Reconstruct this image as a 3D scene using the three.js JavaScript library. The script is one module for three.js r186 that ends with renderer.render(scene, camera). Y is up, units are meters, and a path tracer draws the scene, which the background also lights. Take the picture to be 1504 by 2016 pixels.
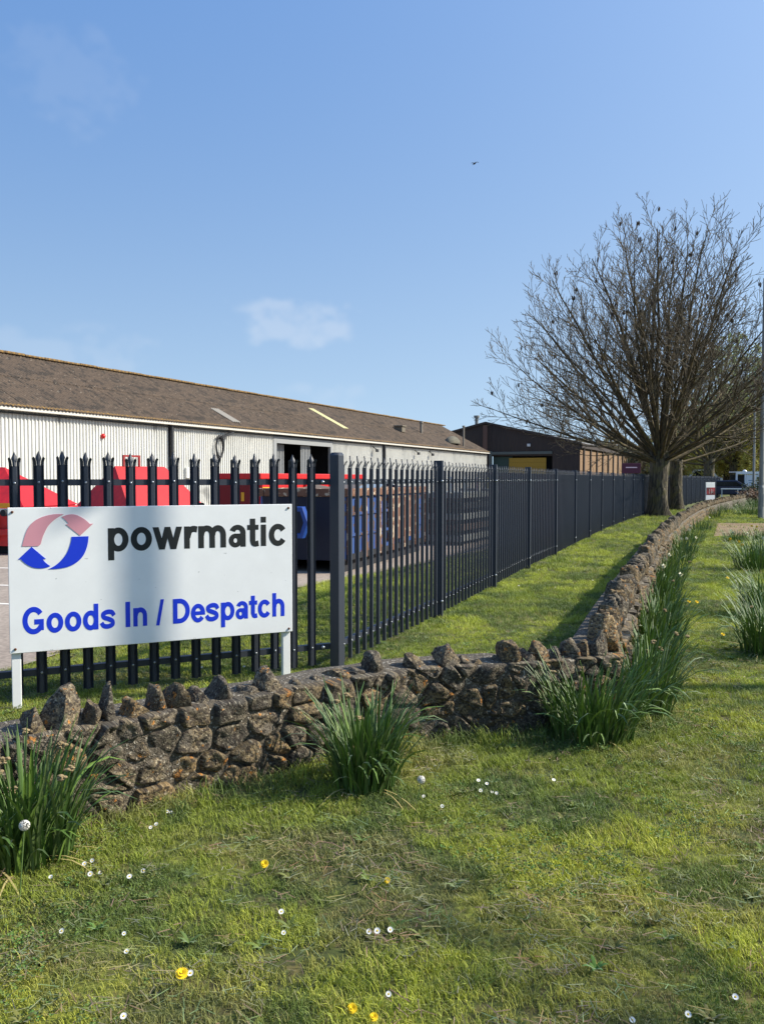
import * as THREE from 'three';
import * as BGU from 'three/addons/utils/BufferGeometryUtils.js';
import { RoundedBoxGeometry } from 'three/addons/geometries/RoundedBoxGeometry.js';

// ---------------------------------------------------------------- camera, sky, sun, exposure
const scene = new THREE.Scene();
const EYE = 1.6, FPX = 1627, TILT = Math.atan(65 / 1627);
const camera = new THREE.PerspectiveCamera(2 * Math.atan(1008 / FPX) * 180 / Math.PI, 763 / 1024, 0.1, 900);
camera.position.set(0, EYE, 0); camera.rotation.x = -TILT;
const SUN_AZ = 3.0 * Math.PI / 180, SUN_EL = 37 * Math.PI / 180;   // azimuth: from due right towards straight ahead
const sunDir = new THREE.Vector3(Math.cos(SUN_EL) * Math.cos(SUN_AZ), Math.sin(SUN_EL), -Math.cos(SUN_EL) * Math.sin(SUN_AZ));
const renderer = new THREE.WebGLRenderer({ antialias: true });
renderer.toneMapping = THREE.LinearToneMapping; renderer.toneMappingExposure = 1.42;
renderer.shadowMap.enabled = true; renderer.shadowMap.type = THREE.PCFSoftShadowMap;
const sun = new THREE.DirectionalLight(new THREE.Color().setRGB(1, 0.93, 0.80), 5.0);
sun.position.copy(sunDir).multiplyScalar(120); sun.castShadow = true; sun.shadow.mapSize.set(4096, 4096);
Object.assign(sun.shadow.camera, { left: -70, right: 90, top: 70, bottom: -70, near: 1, far: 320 });
sun.target.position.set(8, 0, -35); sun.position.add(sun.target.position); scene.add(sun, sun.target);

// ---------------------------------------------------------------- noise and small helpers
function rng(seed) { let a = seed >>> 0; return () => { a = (a + 0x6D2B79F5) | 0; let t = Math.imul(a ^ (a >>> 15), 1 | a); t = (t + Math.imul(t ^ (t >>> 7), 61 | t)) ^ t; return ((t ^ (t >>> 14)) >>> 0) / 4294967296; }; }
const hash = (x, y, s) => { let h = Math.imul(x, 374761393) + Math.imul(y, 668265263) + Math.imul(s, 1274126177); h = Math.imul(h ^ (h >>> 13), 1274126177); return ((h ^ (h >>> 16)) >>> 0) / 4294967296; };
const sm = t => t * t * (3 - 2 * t), lerp = (a, b, t) => a + (b - a) * t, clamp = (x, a = 0, b = 1) => Math.min(b, Math.max(a, x));
const sstep = (a, b, x) => sm(clamp((x - a) / (b - a)));
function vn(x, y, per, s) { // value noise, periodic in per cells
  const xi = Math.floor(x), yi = Math.floor(y), fx = sm(x - xi), fy = sm(y - yi), m = k => ((k % per) + per) % per;
  const a = hash(m(xi), m(yi), s), b = hash(m(xi + 1), m(yi), s), c = hash(m(xi), m(yi + 1), s), d = hash(m(xi + 1), m(yi + 1), s);
  return lerp(lerp(a, b, fx), lerp(c, d, fx), fy);
}
function fbm(x, y, per, s, oct = 4) { let v = 0, a = 0.5, t = 0; for (let i = 0; i < oct; i++) { v += a * vn(x, y, per, s + i); t += a; x *= 2; y *= 2; per *= 2; a *= 0.5; } return v / t; }
function v3(x, y, z, s) { // value noise in space
  const xi = Math.floor(x), yi = Math.floor(y), zi = Math.floor(z), fx = sm(x - xi), fy = sm(y - yi), fz = sm(z - zi);
  const h = (i, j, k) => hash(xi + i, yi + j, s + (zi + k) * 57);
  return lerp(lerp(lerp(h(0, 0, 0), h(1, 0, 0), fx), lerp(h(0, 1, 0), h(1, 1, 0), fx), fy), lerp(lerp(h(0, 0, 1), h(1, 0, 1), fx), lerp(h(0, 1, 1), h(1, 1, 1), fx), fy), fz) * 2 - 1;
}
function tex(n, fn, srgb = true, ny = n) {
  const d = new Uint8Array(n * ny * 4);
  for (let j = 0; j < ny; j++) for (let i = 0; i < n; i++) { const c = fn(i / n, j / ny), k = (j * n + i) * 4; for (let q = 0; q < 3; q++) d[k + q] = clamp(typeof c === 'number' ? c : c[q], 0, 255); d[k + 3] = 255; }
  const t = new THREE.DataTexture(d, n, ny, THREE.RGBAFormat); t.wrapS = t.wrapT = THREE.RepeatWrapping;
  t.magFilter = THREE.LinearFilter; t.minFilter = THREE.LinearMipmapLinearFilter; t.generateMipmaps = true;
  if (srgb) t.colorSpace = THREE.SRGBColorSpace; t.needsUpdate = true; return t;
}
const rep = (t, x, y = x) => { const c = t.clone(); c.repeat.set(x, y); c.needsUpdate = true; return c; };
const mixc = (a, b, t) => [lerp(a[0], b[0], t), lerp(a[1], b[1], t), lerp(a[2], b[2], t)];
const std = (o) => new THREE.MeshStandardMaterial({ roughness: 0.85, ...o });
const V = (x, y, z) => new THREE.Vector3(x, y, z);
const W = (x, d, h = 0) => V(x, h, -d);                      // right, forward distance, height
function P(px, py, h = 0) {                                   // where the sight line of a photo pixel meets the level h
  const cx = (px - 752) / FPX, cy = -(py - 1008) / FPX, c = Math.cos(TILT), s = Math.sin(TILT);
  const dy = cy * c - s, dz = c + cy * s, t = (h - EYE) / dy; return V(cx * t, h, -dz * t);
}
const names = {};
function numbered(n) { const k = names[n] = (names[n] ?? -1) + 1; return k ? `${n}_${String(k).padStart(3, '0')}` : n; }
const shade = o => { o.traverse(m => { if (m.isMesh) { m.castShadow = true; m.receiveShadow = true; } }); return o; };
function thing(name, label, category, pos = V(0, 0, 0), turn = 0, group) {
  const o = new THREE.Group(); o.name = numbered(name); o.position.copy(pos); o.rotation.y = turn; scene.add(o);
  o.userData = { label, category }; if (group) o.userData.group = group; return o;
}
function part(name, geo, mat, parent, kind) {
  const m = new THREE.Mesh(Array.isArray(geo) ? merge(geo) : geo, mat); m.name = name; if (kind) m.userData.kind = kind;
  m.castShadow = m.receiveShadow = true; parent.add(m); return m;
}
function struct(name, geo, mat) { const m = part(name, geo, mat, scene); m.name = numbered(name); m.userData.kind = 'structure'; return m; }
function merge(list) {
  const l = list.map(g => { g = g.index ? g.toNonIndexed() : g; for (const k of Object.keys(g.attributes)) if (!['position', 'normal', 'uv'].includes(k)) g.deleteAttribute(k); return g; });
  return BGU.mergeGeometries(l);
}
function boxUV(g) { // uv in metres by the way each face points
  g = g.index ? g.toNonIndexed() : g; const p = g.attributes.position, uv = new Float32Array(p.count * 2), a = V(), b = V(), c = V();
  for (let i = 0; i < p.count; i += 3) {
    a.fromBufferAttribute(p, i); b.fromBufferAttribute(p, i + 1); c.fromBufferAttribute(p, i + 2);
    const n = b.clone().sub(a).cross(c.clone().sub(a)), ax = Math.abs(n.x), ay = Math.abs(n.y), az = Math.abs(n.z);
    [a, b, c].forEach((v, k) => { const j = (i + k) * 2; if (ay > ax && ay > az) { uv[j] = v.x; uv[j + 1] = v.z; } else if (ax > az) { uv[j] = v.z; uv[j + 1] = v.y; } else { uv[j] = v.x; uv[j + 1] = v.y; } });
  }
  g.setAttribute('uv', new THREE.BufferAttribute(uv, 2)); return g;
}
function box(w, h, d, x = 0, y = 0, z = 0, r = 0) { // centre x,z; y is the bottom
  const g = r ? new RoundedBoxGeometry(w, h, d, 2, r) : new THREE.BoxGeometry(w, h, d); g.translate(x, y + h / 2, z); return boxUV(g);
}
function cyl(r0, r1, h, x = 0, y = 0, z = 0, seg = 16) { const g = new THREE.CylinderGeometry(r1, r0, h, seg); g.translate(x, y + h / 2, z); return g; }
function strut(a, b, r, seg = 8, r2 = r) {
  const d = b.clone().sub(a), g = new THREE.CylinderGeometry(r2, r, d.length(), seg);
  g.translate(0, d.length() / 2, 0); g.applyQuaternion(new THREE.Quaternion().setFromUnitVectors(V(0, 1, 0), d.normalize())); g.translate(a.x, a.y, a.z); return g;
}
function beam(a, b, w, h) { // rectangular bar between two points, w across, h up
  const d = b.clone().sub(a), L = d.length(), g = new THREE.BoxGeometry(w, h, L); g.translate(0, 0, L / 2);
  g.applyMatrix4(new THREE.Matrix4().lookAt(b, a, V(0, 1, 0))); g.translate(a.x, a.y, a.z); return boxUV(g);
}
function quadGrid(nu, nv, fn) { // surface from fn(u,v) -> [Vector3, u, v]
  const pos = [], uv = [], ix = [];
  for (let j = 0; j <= nv; j++) for (let i = 0; i <= nu; i++) { const [p, a, b] = fn(i / nu, j / nv); pos.push(p.x, p.y, p.z); uv.push(a, b); }
  for (let j = 0; j < nv; j++) for (let i = 0; i < nu; i++) { const a = j * (nu + 1) + i, b = a + 1, c = a + nu + 1, d = c + 1; ix.push(a, b, d, a, d, c); }
  const g = new THREE.BufferGeometry(); g.setAttribute('position', new THREE.Float32BufferAttribute(pos, 3)); g.setAttribute('uv', new THREE.Float32BufferAttribute(uv, 2)); g.setIndex(ix); g.computeVertexNormals(); return g;
}
class Line { // polyline in plan with arc length; pts = [right, forward]
  constructor(pts, n = 200) {
    const c = new THREE.CatmullRomCurve3(pts.map(p => W(p[0], p[1])), false, 'centripetal'); c.arcLengthDivisions = 800;
    this.len = c.getLength(); this.c = c;
  }
  at(s) { const u = clamp(s / this.len, 0, 1); return this.c.getPointAt(u); }
  tan(s) { const u = clamp(s / this.len, 0, 1); return this.c.getTangentAt(u); }
}
const yaw = t => Math.atan2(-t.z, t.x);
const leftOf = t => V(t.z, 0, -t.x);

// sky: gradient, brighter towards the sun, two thin clouds
{
  const n = 2048, m = 1024, d = new Float32Array(n * m * 4), dir = V();
  for (let j = 0; j < m; j++) for (let i = 0; i < n; i++) {
    const az = ((i + 0.5) / n - 0.5) * 2 * Math.PI, el = ((j + 0.5) / m - 0.5) * Math.PI;
    dir.set(Math.cos(el) * Math.cos(az), Math.sin(el), Math.cos(el) * Math.sin(az));
    const ang = Math.acos(clamp(dir.dot(sunDir), -1, 1)) * 180 / Math.PI, e = Math.max(0, el) * 180 / Math.PI;
    const h = Math.exp(-Math.pow(e / 17, 1.15)), gl = 1.6 * Math.exp(-ang / 25);
    let c = [lerp(0.030, 0.350, h), lerp(0.143, 0.490, h), lerp(0.415, 0.615, h)];
    c = [c[0] + gl * 0.82, c[1] + gl * 0.92, c[2] + gl * 0.98];
    // position in degrees right of straight ahead
    const a = Math.atan2(dir.x, -dir.z) * 180 / Math.PI, ee = el * 180 / Math.PI;
    const cl = (ca, ce, wa, we, k, sd) => { const u = (a - ca) / wa, v = (ee - ce) / we, r = u * u + v * v; if (r > 4) return 0; const nz = fbm(a * 0.7 + 50, ee * 1.1 + 50, 512, sd, 5); return k * sstep(0.25, 0.95, nz * 1.7 + 0.15 - r * 0.5); };
    const k = clamp(cl(-5.9, 10.6, 4.1, 1.35, 0.27, 6) + cl(-20, 24.0, 3.6, 2.6, 0.06, 9) + cl(-22, 8.2, 6, 1.5, 0.13, 12) + cl(-3.5, 5.5, 3, 1, 0.12, 21));
    c = mixc(c, [0.58, 0.62, 0.68], k);
    const q = (j * n + i) * 4; d[q] = c[0]; d[q + 1] = c[1]; d[q + 2] = c[2]; d[q + 3] = 1;
  }
  const t = new THREE.DataTexture(d, n, m, THREE.RGBAFormat, THREE.FloatType); t.mapping = THREE.EquirectangularReflectionMapping;
  t.magFilter = t.minFilter = THREE.LinearFilter; t.needsUpdate = true; scene.background = t; scene.environment = t;
}
scene.environmentIntensity = 1;

// ---------------------------------------------------------------- materials
const lawnTex = tex(1024, (u, v) => {
  const a = fbm(u * 6, v * 6, 6, 1, 5), b = fbm(u * 40, v * 40, 40, 7, 3), c = fbm(u * 170, v * 170, 170, 13, 2), k = sstep(0.45, 0.7, a);
  let q = mixc([58, 66, 24], [98, 102, 36], k); q = mixc(q, [96, 82, 50], sstep(0.55, 0.75, b) * 0.7); const s = 0.62 + 0.76 * c; return q.map(x => x * s);
});
const yardTex = tex(512, (u, v) => { const a = fbm(u * 5, v * 5, 5, 31, 5), c = fbm(u * 120, v * 120, 120, 33, 2), s = 0.85 + 0.3 * c; return mixc([134, 121, 109], [160, 146, 132], a).map(x => x * s); });
const dirtTex = tex(512, (u, v) => { const a = fbm(u * 6, v * 6, 6, 41, 5), c = fbm(u * 90, v * 90, 90, 43, 3), s = 0.7 + 0.6 * c; return mixc([112, 92, 64], [146, 126, 96], a).map(x => x * s); });
const M = {};
const stoneTex = (sd, A, B, orange) => tex(512, (u, v) => {
  const a = fbm(u * 5, v * 5, 5, sd, 5), b = fbm(u * 26, v * 26, 26, sd + 9, 4), c = fbm(u * 80, v * 80, 80, sd + 17, 2), o = fbm(u * 11, v * 11, 11, sd + 31, 3), w = fbm(u * 34, v * 34, 34, sd + 41, 3);
  let q = mixc(A, B, sstep(0.3, 0.7, a)); q = mixc(q, [50, 42, 34], sstep(0.46, 0.66, b) * 0.8); q = mixc(q, [176, 166, 144], sstep(0.64, 0.76, w) * 0.6);
  q = mixc(q, [188, 120, 48], 0.7 * sstep(orange + 0.05, orange + 0.10, o) * sstep(0.35, 0.5, b + 0.1)); const s = 0.68 + 0.64 * c; return q.map(x => x * s);
});
const stoneBump = tex(512, (u, v) => 255 * (0.6 * fbm(u * 14, v * 14, 14, 71, 5) + 0.4 * fbm(u * 60, v * 60, 60, 77, 3)), false);
M.stones = [[201, [116, 100, 72], [86, 77, 62], 0.69], [211, [102, 93, 76], [76, 70, 60], 0.71], [221, [134, 111, 76], [100, 86, 62], 0.65], [231, [98, 90, 78], [120, 106, 82], 0.69]]
  .map(a => std({ map: rep(stoneTex(...a), 3.1), bumpMap: rep(stoneBump, 4.3), bumpScale: 0.016, roughness: 0.95 }));
M.mortar = std({ map: rep(tex(512, (u, v) => { const a = fbm(u * 8, v * 8, 8, 301, 5), c = fbm(u * 90, v * 90, 90, 307, 3), w = fbm(u * 50, v * 50, 50, 311, 2); let q = mixc([78, 71, 60], [106, 97, 83], a); q = mixc(q, [196, 190, 176], sstep(0.66, 0.78, w) * 0.7); return q.map(x => x * (0.6 + 0.7 * c)); }), 1.6), bumpMap: rep(stoneBump, 3), bumpScale: 0.02, roughness: 0.97 });
M.fence = std({ color: new THREE.Color().setRGB(0.030, 0.036, 0.050), roughness: 0.5, bumpMap: rep(stoneBump, 9), bumpScale: 0.0004 });
M.bolt = std({ color: 0xa8acb0, roughness: 0.35, metalness: 0.7 });
M.rust = std({ color: 0x5a3418, roughness: 0.9 });
M.white = std({ color: new THREE.Color().setRGB(0.86, 0.87, 0.86), roughness: 0.32, map: tex(512, (u, v) => { const s = fbm(u * 30, v * 30, 30, 501, 3), f = fbm(u * 9, v * 9, 9, 503, 4); return 255 * (0.965 + 0.035 * f) * (s > 0.9 ? 0.85 : 1); }) });
M.black = std({ color: new THREE.Color().setRGB(0.006, 0.009, 0.009), roughness: 0.6 });
M.blue = std({ color: new THREE.Color().setRGB(0.008, 0.04, 0.60), roughness: 0.4 });
M.pink = std({ color: new THREE.Color().setRGB(0.62, 0.28, 0.33), roughness: 0.55 });

// ---------------------------------------------------------------- plan lines
const WALL_F = [[-3.1, 2.62], [-2.2, 3.2], [-1.29, 3.87], [-0.8, 4.27], [0.21, 5.0], [0.92, 5.16], [1.55, 5.40]];
const WALL_S = [[1.55, 5.40], [2.27, 7.42], [2.67, 8.5], [3.84, 11.6], [4.95, 14.5], [7.53, 20.85], [12.7, 32.5], [18.6, 44.0], [26.5, 58]];
const FENCE_F = [[-3.42, 5.50], [-2.46, 5.94], [-0.57, 6.80], [-0.40, 6.877]];
const FENCE_S = [[-0.385, 6.86], [0.60, 9.34], [1.62, 12.05], [2.66, 14.85], [3.71, 17.5], [4.72, 20.1], [5.80, 22.9], [6.83, 25.5], [8.95, 30.5], [10.89, 34.8], [15.87, 44.9], [22.6, 58.5], [29.6, 72.4]];
const YARD = [[-7, 1.5], [-3.3, 6.2], [-2.9, 7.6], [-1.25, 12.0], [-0.5, 13.3], [2.3, 18.3], [8.5, 33], [14, 46], [30, 82]];
const wallF = new Line(WALL_F), wallS = new Line(WALL_S), fenceF = new Line(FENCE_F), fenceS = new Line(FENCE_S);
const distTo = (pts, x, d) => { let best = 1e9, side = 1; for (let i = 0; i + 1 < pts.length; i++) { const [ax, ay] = pts[i], [bx, by] = pts[i + 1], ux = bx - ax, uy = by - ay, t = clamp(((x - ax) * ux + (d - ay) * uy) / (ux * ux + uy * uy)), qx = ax + t * ux, qy = ay + t * uy, r = Math.hypot(x - qx, d - qy); if (r < best - 1e-9) { best = r; side = ux * (d - qy) - uy * (x - qx) > 0 ? 1 : -1; } } return best * side; }; // + on the left
const WALL_ALL = [...WALL_F, ...WALL_S.slice(1)];
const SLAB = [[11.7, 22.4], [9.2, 22.9], [10.6, 26.2], [12.0, 29.6], [30, 29.0], [30, 22.0]];

// ---------------------------------------------------------------- ground
{
  const lawn = struct('lawn', boxUV(new THREE.PlaneGeometry(900, 900, 40, 40).rotateX(-Math.PI / 2).translate(0, 0, -300)), std({ map: rep(lawnTex, 0.34), roughness: 1 }));
  const sh = new THREE.Shape(); sh.moveTo(-160, 0); YARD.forEach(p => sh.lineTo(p[0], p[1])); sh.lineTo(10, 170); sh.lineTo(-160, 170);
  const yard = struct('yard', boxUV(new THREE.ShapeGeometry(sh).rotateX(-Math.PI / 2).translate(0, 0.012, 0)), std({ map: rep(yardTex, 0.3), roughness: 0.95 }));
  const mk = [];
  for (const [x0, d0, x1, d1] of [[-9.5, 13.2, -4.4, 12.0], [-9.5, 15.4, -5.2, 14.3], [-8, 11.2, -3.7, 10.2]]) mk.push(beam(W(x0, d0, 0.014), W(x1, d1, 0.014), 0.09, 0.004));
  const ln = struct('yard_marking', mk, std({ color: 0xd8d0c4, roughness: 0.9 }));
  const s2 = new THREE.Shape(); SLAB.forEach((p, i) => i ? s2.lineTo(p[0], p[1]) : s2.moveTo(p[0], p[1]));
  struct('dirt_crossing', boxUV(new THREE.ShapeGeometry(s2).rotateX(-Math.PI / 2).translate(0, 0.018, 0)), std({ map: rep(dirtTex, 0.4), roughness: 1, bumpMap: rep(stoneBump, 0.8), bumpScale: 0.03 }));
}

// ---------------------------------------------------------------- stone wall
function stoneGeo(seed, detail, tall = 1) { // a rough stone filling the box -1..1
  let g = new THREE.IcosahedronGeometry(1, detail); g.deleteAttribute('normal'); g.deleteAttribute('uv'); g = BGU.mergeVertices(g, 1e-4);
  const r = rng(seed), p = g.attributes.position, cuts = []; r.t0 = r(); r.t1 = (r() - 0.5) * 0.5;
  for (let k = 0; k < 13; k++) { const n = V(r() - 0.5, (r() - 0.5) * 0.8, r() - 0.5).normalize(); cuts.push([n, 0.44 + r() * 0.36]); }
  const o = V(r() * 40, r() * 40, r() * 40), v = V();
  for (let i = 0; i < p.count; i++) {
    v.fromBufferAttribute(p, i); const e = 0.52; v.set(Math.sign(v.x) * Math.abs(v.x) ** e, Math.sign(v.y) * Math.abs(v.y) ** e, Math.sign(v.z) * Math.abs(v.z) ** e).multiplyScalar(0.8);
    for (const [n, c] of cuts) { const d = v.dot(n) - c; if (d > 0) v.addScaledVector(n, -d * 0.95); }
    if (tall > 1) { const k = clamp((v.y + 0.5) / 1.4), q = 0.85 - 0.5 * r.t0; v.x = v.x * lerp(1.05, q, k) + r.t1 * k; v.z *= lerp(1.05, 0.78, k); }
    v.multiplyScalar(1 + 0.09 * v3(v.x * 1.7 + o.x, v.y * 1.7 + o.y, v.z * 1.7 + o.z, seed) + 0.10 * v3(v.x * 4.1 + o.y, v.y * 4.1 + o.z, v.z * 4.1, seed + 3) + (detail > 3 ? 0.085 * v3(v.x * 9 + o.y, v.y * 9 + o.z, v.z * 9, seed + 5) : 0)); p.setXYZ(i, v.x, v.y, v.z);
  }
  g.computeBoundingBox(); const b = g.boundingBox, c = b.getCenter(V()), z = b.getSize(V()); g.translate(-c.x, -c.y, -c.z); g.scale(2 / z.x, 2 / z.y, 2 / z.z); return g;
}
function sized(base, sx, sy, sz, r) { const g = base.clone().scale(sx, sy, sz); g.computeVertexNormals(); const q = boxUV(g), uv = q.attributes.uv, a = r() * 5, b = r() * 5; for (let i = 0; i < uv.count; i++) uv.setXY(i, uv.getX(i) + a, uv.getY(i) + b); return q; }
{
  const wall = thing('stone_wall', 'low rough brown rubble stone wall with jagged upright coping stones turning along the lawn', 'wall');
  const r = rng(77), WH = 0.44, TH = 0.37;
  // one mortared core swept round the corner
  const path = []; for (let s = 0; s < wallF.len - 0.02; s += 0.06) path.push(wallF.at(s)); const nF = path.length;
  for (let s = 0; s < wallS.len; s += s < 14 ? 0.08 : 0.4) path.push(wallS.at(s));
  const nrm = path.map((p, i) => { const a = path[Math.max(0, i - 1)], b = path[Math.min(path.length - 1, i + 1)]; const t0 = p.clone().sub(a), t1 = b.clone().sub(p); if (!t0.length()) t0.copy(t1); if (!t1.length()) t1.copy(t0); const n0 = leftOf(t0.normalize()), n1 = leftOf(t1.normalize()), n = n0.clone().add(n1).normalize(); return n.multiplyScalar(1 / Math.max(0.45, n.dot(n0))); });
  const prof = [[0.008, 0], [0.008, 0.09], [0.008, 0.18], [0.008, 0.27], [0.008, 0.36], [0.015, WH - 0.01], [0.06, WH], [0.14, WH + 0.004], [0.23, WH + 0.002], [0.31, WH], [TH - 0.02, WH - 0.004], [TH, WH - 0.03], [TH, 0.2], [TH, 0]];
  const N = path.length - 1, K = prof.length - 1; let L = 0; const ls = path.map((p, i) => (L += i ? p.distanceTo(path[i - 1]) : 0));
  const core = quadGrid(K, N, (u, v) => {
    const k = Math.round(u * K), i = Math.round(v * N), [o, h] = prof[k], p = path[i].clone().addScaledVector(nrm[i], o);
    const top = k > 5 && k < 11, j = fbm(ls[i] * 5 + k * 0.7, k * 1.9 + 3, 4096, 5, 3) - 0.5; p.y = h + (h > 0 ? (top ? 0.022 : 0.03) * j : 0); if (!top) p.addScaledVector(nrm[i], -0.03 * j);
    const a = k < 6 ? h : k < 11 ? o + 0.4 : 1.2 - h; return [p, ls[i], a];
  });
  part('mortar_core', core, M.mortar, wall);
  const big = [0, 1, 2, 3, 4, 5, 6, 7, 8, 9].map(i => stoneGeo(900 + i * 7, 4)), tallG = [0, 1, 2, 3, 4, 5, 6, 7, 8, 9].map(i => stoneGeo(1300 + i * 7, 4, 2)), low = [0, 1, 2, 3, 4, 5].map(i => stoneGeo(1500 + i, 2)), lowT = [0, 1, 2, 3, 4, 5].map(i => stoneGeo(1600 + i, 2, 2));
  const pick = a => a[Math.floor(r() * a.length)];
  function put(geo, mat, line, s, off, y, sx, sy, sz, tilt, name) {
    const m = part(name, sized(geo, sx, sy, sz, r), mat, wall), t = line.tan(s), p = line.at(s).addScaledVector(leftOf(t), off);
    m.position.set(p.x, y, p.z); m.rotation.order = 'YXZ'; m.rotation.set((r() - 0.5) * tilt, yaw(t) + (r() - 0.5) * tilt * 1.2 + (r() < 0.5 ? Math.PI : 0), (r() - 0.5) * tilt); return m;
  }
  // face stones: irregular cells of rubble packed in the face, each with its own rough front
  function cells(line, s0, s1, step, top) {
    const rows = 4, seeds = []; for (let k = 0; k < rows; k++) for (let q = s0 + r() * step; q < s1; q += step * (0.62 + r() * 0.85)) { if (r() < 0.12) continue; seeds.push([q + (r() - 0.5) * 0.05, (k + 0.5) * top / rows + (r() - 0.5) * 0.085]); if (r() < 0.15) seeds.push([q + step * 0.4, (k + 0.5) * top / rows + (r() - 0.5) * 0.12]); }
    for (const [a, b] of seeds) {
      let poly = [[Math.max(s0, a - 0.26), -0.03], [Math.min(s1, a + 0.26), -0.03], [Math.min(s1, a + 0.26), top], [Math.max(s0, a - 0.26), top]];
      for (const [c, d] of seeds) { const dx = c - a, dy = (d - b) * 1.25; if ((!dx && !dy) || Math.abs(dx) > 0.7) continue; const mx = (a + c) / 2, my = (b + d) / 2, out = []; const val = p => (p[0] - mx) * dx + (p[1] - my) * dy * 1.25; for (let k = 0; k < poly.length; k++) { const p = poly[k], q = poly[(k + 1) % poly.length], u = val(p), v = val(q); if (u <= 0) out.push(p); if ((u < 0 && v > 0) || (u > 0 && v < 0)) { const t = u / (u - v); out.push([lerp(p[0], q[0], t), lerp(p[1], q[1], t)]); } } poly = out; if (poly.length < 3) break; }
      if (poly.length < 3) continue;
      let cx = 0, cy = 0; poly.forEach(p => { cx += p[0] / poly.length; cy += p[1] / poly.length; });
      const jn = 0.004 + r() * 0.008; poly = poly.map(p => { const l = Math.hypot(p[0] - cx, p[1] - cy), k = Math.max(0.3, 1 - jn * 1.5 / Math.max(l, 0.01)); return [cx + (p[0] - cx) * k, cy + (p[1] - cy) * k]; });
      const ch = []; poly.forEach((p, k) => { const q = poly[(k + 1) % poly.length]; ch.push([lerp(p[0], q[0], 0.1), lerp(p[1], q[1], 0.1)], [lerp(p[0], q[0], 0.5), lerp(p[1], q[1], 0.5)], [lerp(p[0], q[0], 0.9), lerp(p[1], q[1], 0.9)]); });
      const n = ch.length, o = [r() * 90, r() * 90], H = 0.034 + r() * 0.034, tx = (r() - 0.5) * 0.35, ty = (r() - 0.5) * 0.4, pr = [[0, 1], [0.3, 1], [0.55, 1], [0.78, 0.99], [0.92, 0.88], [0.98, 0.55], [1, -0.15]];
      const g = quadGrid(n, pr.length - 1, (u, v) => { const [f, z] = pr[Math.round(v * (pr.length - 1))], e = ch[Math.round(u * n) % n], kx = (e[0] - cx) * f, ky = (e[1] - cy) * f, fx = kx + cx + o[0], fy = ky + cy + o[1]; const nz = 0.020 * v3(fx * 10, fy * 10, 1, 5) + 0.016 * v3(fx * 24, fy * 22, 4, 6) + 0.007 * v3(fx * 50, fy * 50, 2, 7), rim = 1 + 0.08 * f * v3(fx * 14, fy * 14, 9, 3); return [V(kx * rim, ky * rim, -0.035 + z * H + (z > 0 ? (nz + tx * kx + ty * ky) * Math.min(1, z * 1.2) : 0)), kx * 1 + o[0], ky + o[1]]; });
      const m = part('stone', g, pick(M.stones), wall), t = line.tan(cx), p = line.at(cx); m.position.set(p.x, cy, p.z); m.rotation.y = yaw(t);
    }
  }
  cells(wallF, 0.25, wallF.len + 0.02, 0.175, WH + 0.01); cells(wallS, -0.02, 12, 0.24, WH);
  const farS = []; for (const [y, h] of [[0.0, 0.15], [0.14, 0.15], [0.285, 0.14]]) for (let s = 12; s < 34;) { const w = 0.2 + r() * 0.25; const t = wallS.tan(s), p = wallS.at(s).addScaledVector(leftOf(t), 0.07); farS.push(sized(pick(low), w * 0.55, h * 0.55, 0.085, r).applyMatrix4(new THREE.Matrix4().makeRotationY(yaw(t)).setPosition(p.x, y + h / 2, p.z))); s += w + 0.02; }
  // copings of the front: where they show in the photograph
  const cop = [[62, 1398, .085, .15], [118, 1352, .17, .26], [172, 1384, .09, .15], [212, 1348, .085, .25], [258, 1375, .15, .15], [303, 1352, .075, .19], [345, 1344, .14, .23], [386, 1358, .09, .15], [428, 1336, .12, .24], [484, 1352, .16, .12], [529, 1312, .18, .25], [586, 1340, .12, .12], [628, 1332, .10, .14], [662, 1322, .10, .17], [700, 1318, .13, .19], [740, 1284, .12, .29], [778, 1318, .10, .15], [812, 1286, .12, .25], [848, 1312, .11, .17], [881, 1270, .15, .27], [911, 1294, .07, .18], [942, 1300, .12, .15], [978, 1294, .07, .19], [1003, 1262, .12, .28], [1034, 1280, .10, .20], [1058, 1262, .14, .25], [1092, 1276, .11, .19], [1124, 1258, .11, .22], [1152, 1262, .10, .20], [1176, 1240, .14, .25]];
  for (const [px, py, w, h] of cop) {
    let s = 0, b = 1e9; for (let q = 0; q <= wallF.len; q += 0.01) { const p = wallF.at(q).addScaledVector(leftOf(wallF.tan(q)), 0.1), sx = 752 + FPX * p.x / -p.z; if (Math.abs(sx - px) < b) { b = Math.abs(sx - px); s = q; } }
    const q = wallF.at(s).addScaledVector(leftOf(wallF.tan(s)), 0.1), top = EYE - (py - 943) * -q.z / FPX;
    const hh = Math.max(0.1, Math.min(0.34, top - WH + 0.06 + 0.02));
    put(pick(tallG), pick(M.stones), wallF, s, 0.10 + r() * 0.02, top - hh * 0.5, w * 0.58, hh * 0.52, 0.08 + r() * 0.02, 0.3, 'coping_stone');
  }
  for (let s = 0.05; s < 0.9; s += 0.19) put(pick(tallG), pick(M.stones), wallF, s, 0.1, WH + 0.07, 0.085, 0.11, 0.08, 0.3, 'coping_stone');
  // copings of the long side
  const far = [], mt = new THREE.Matrix4();
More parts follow.
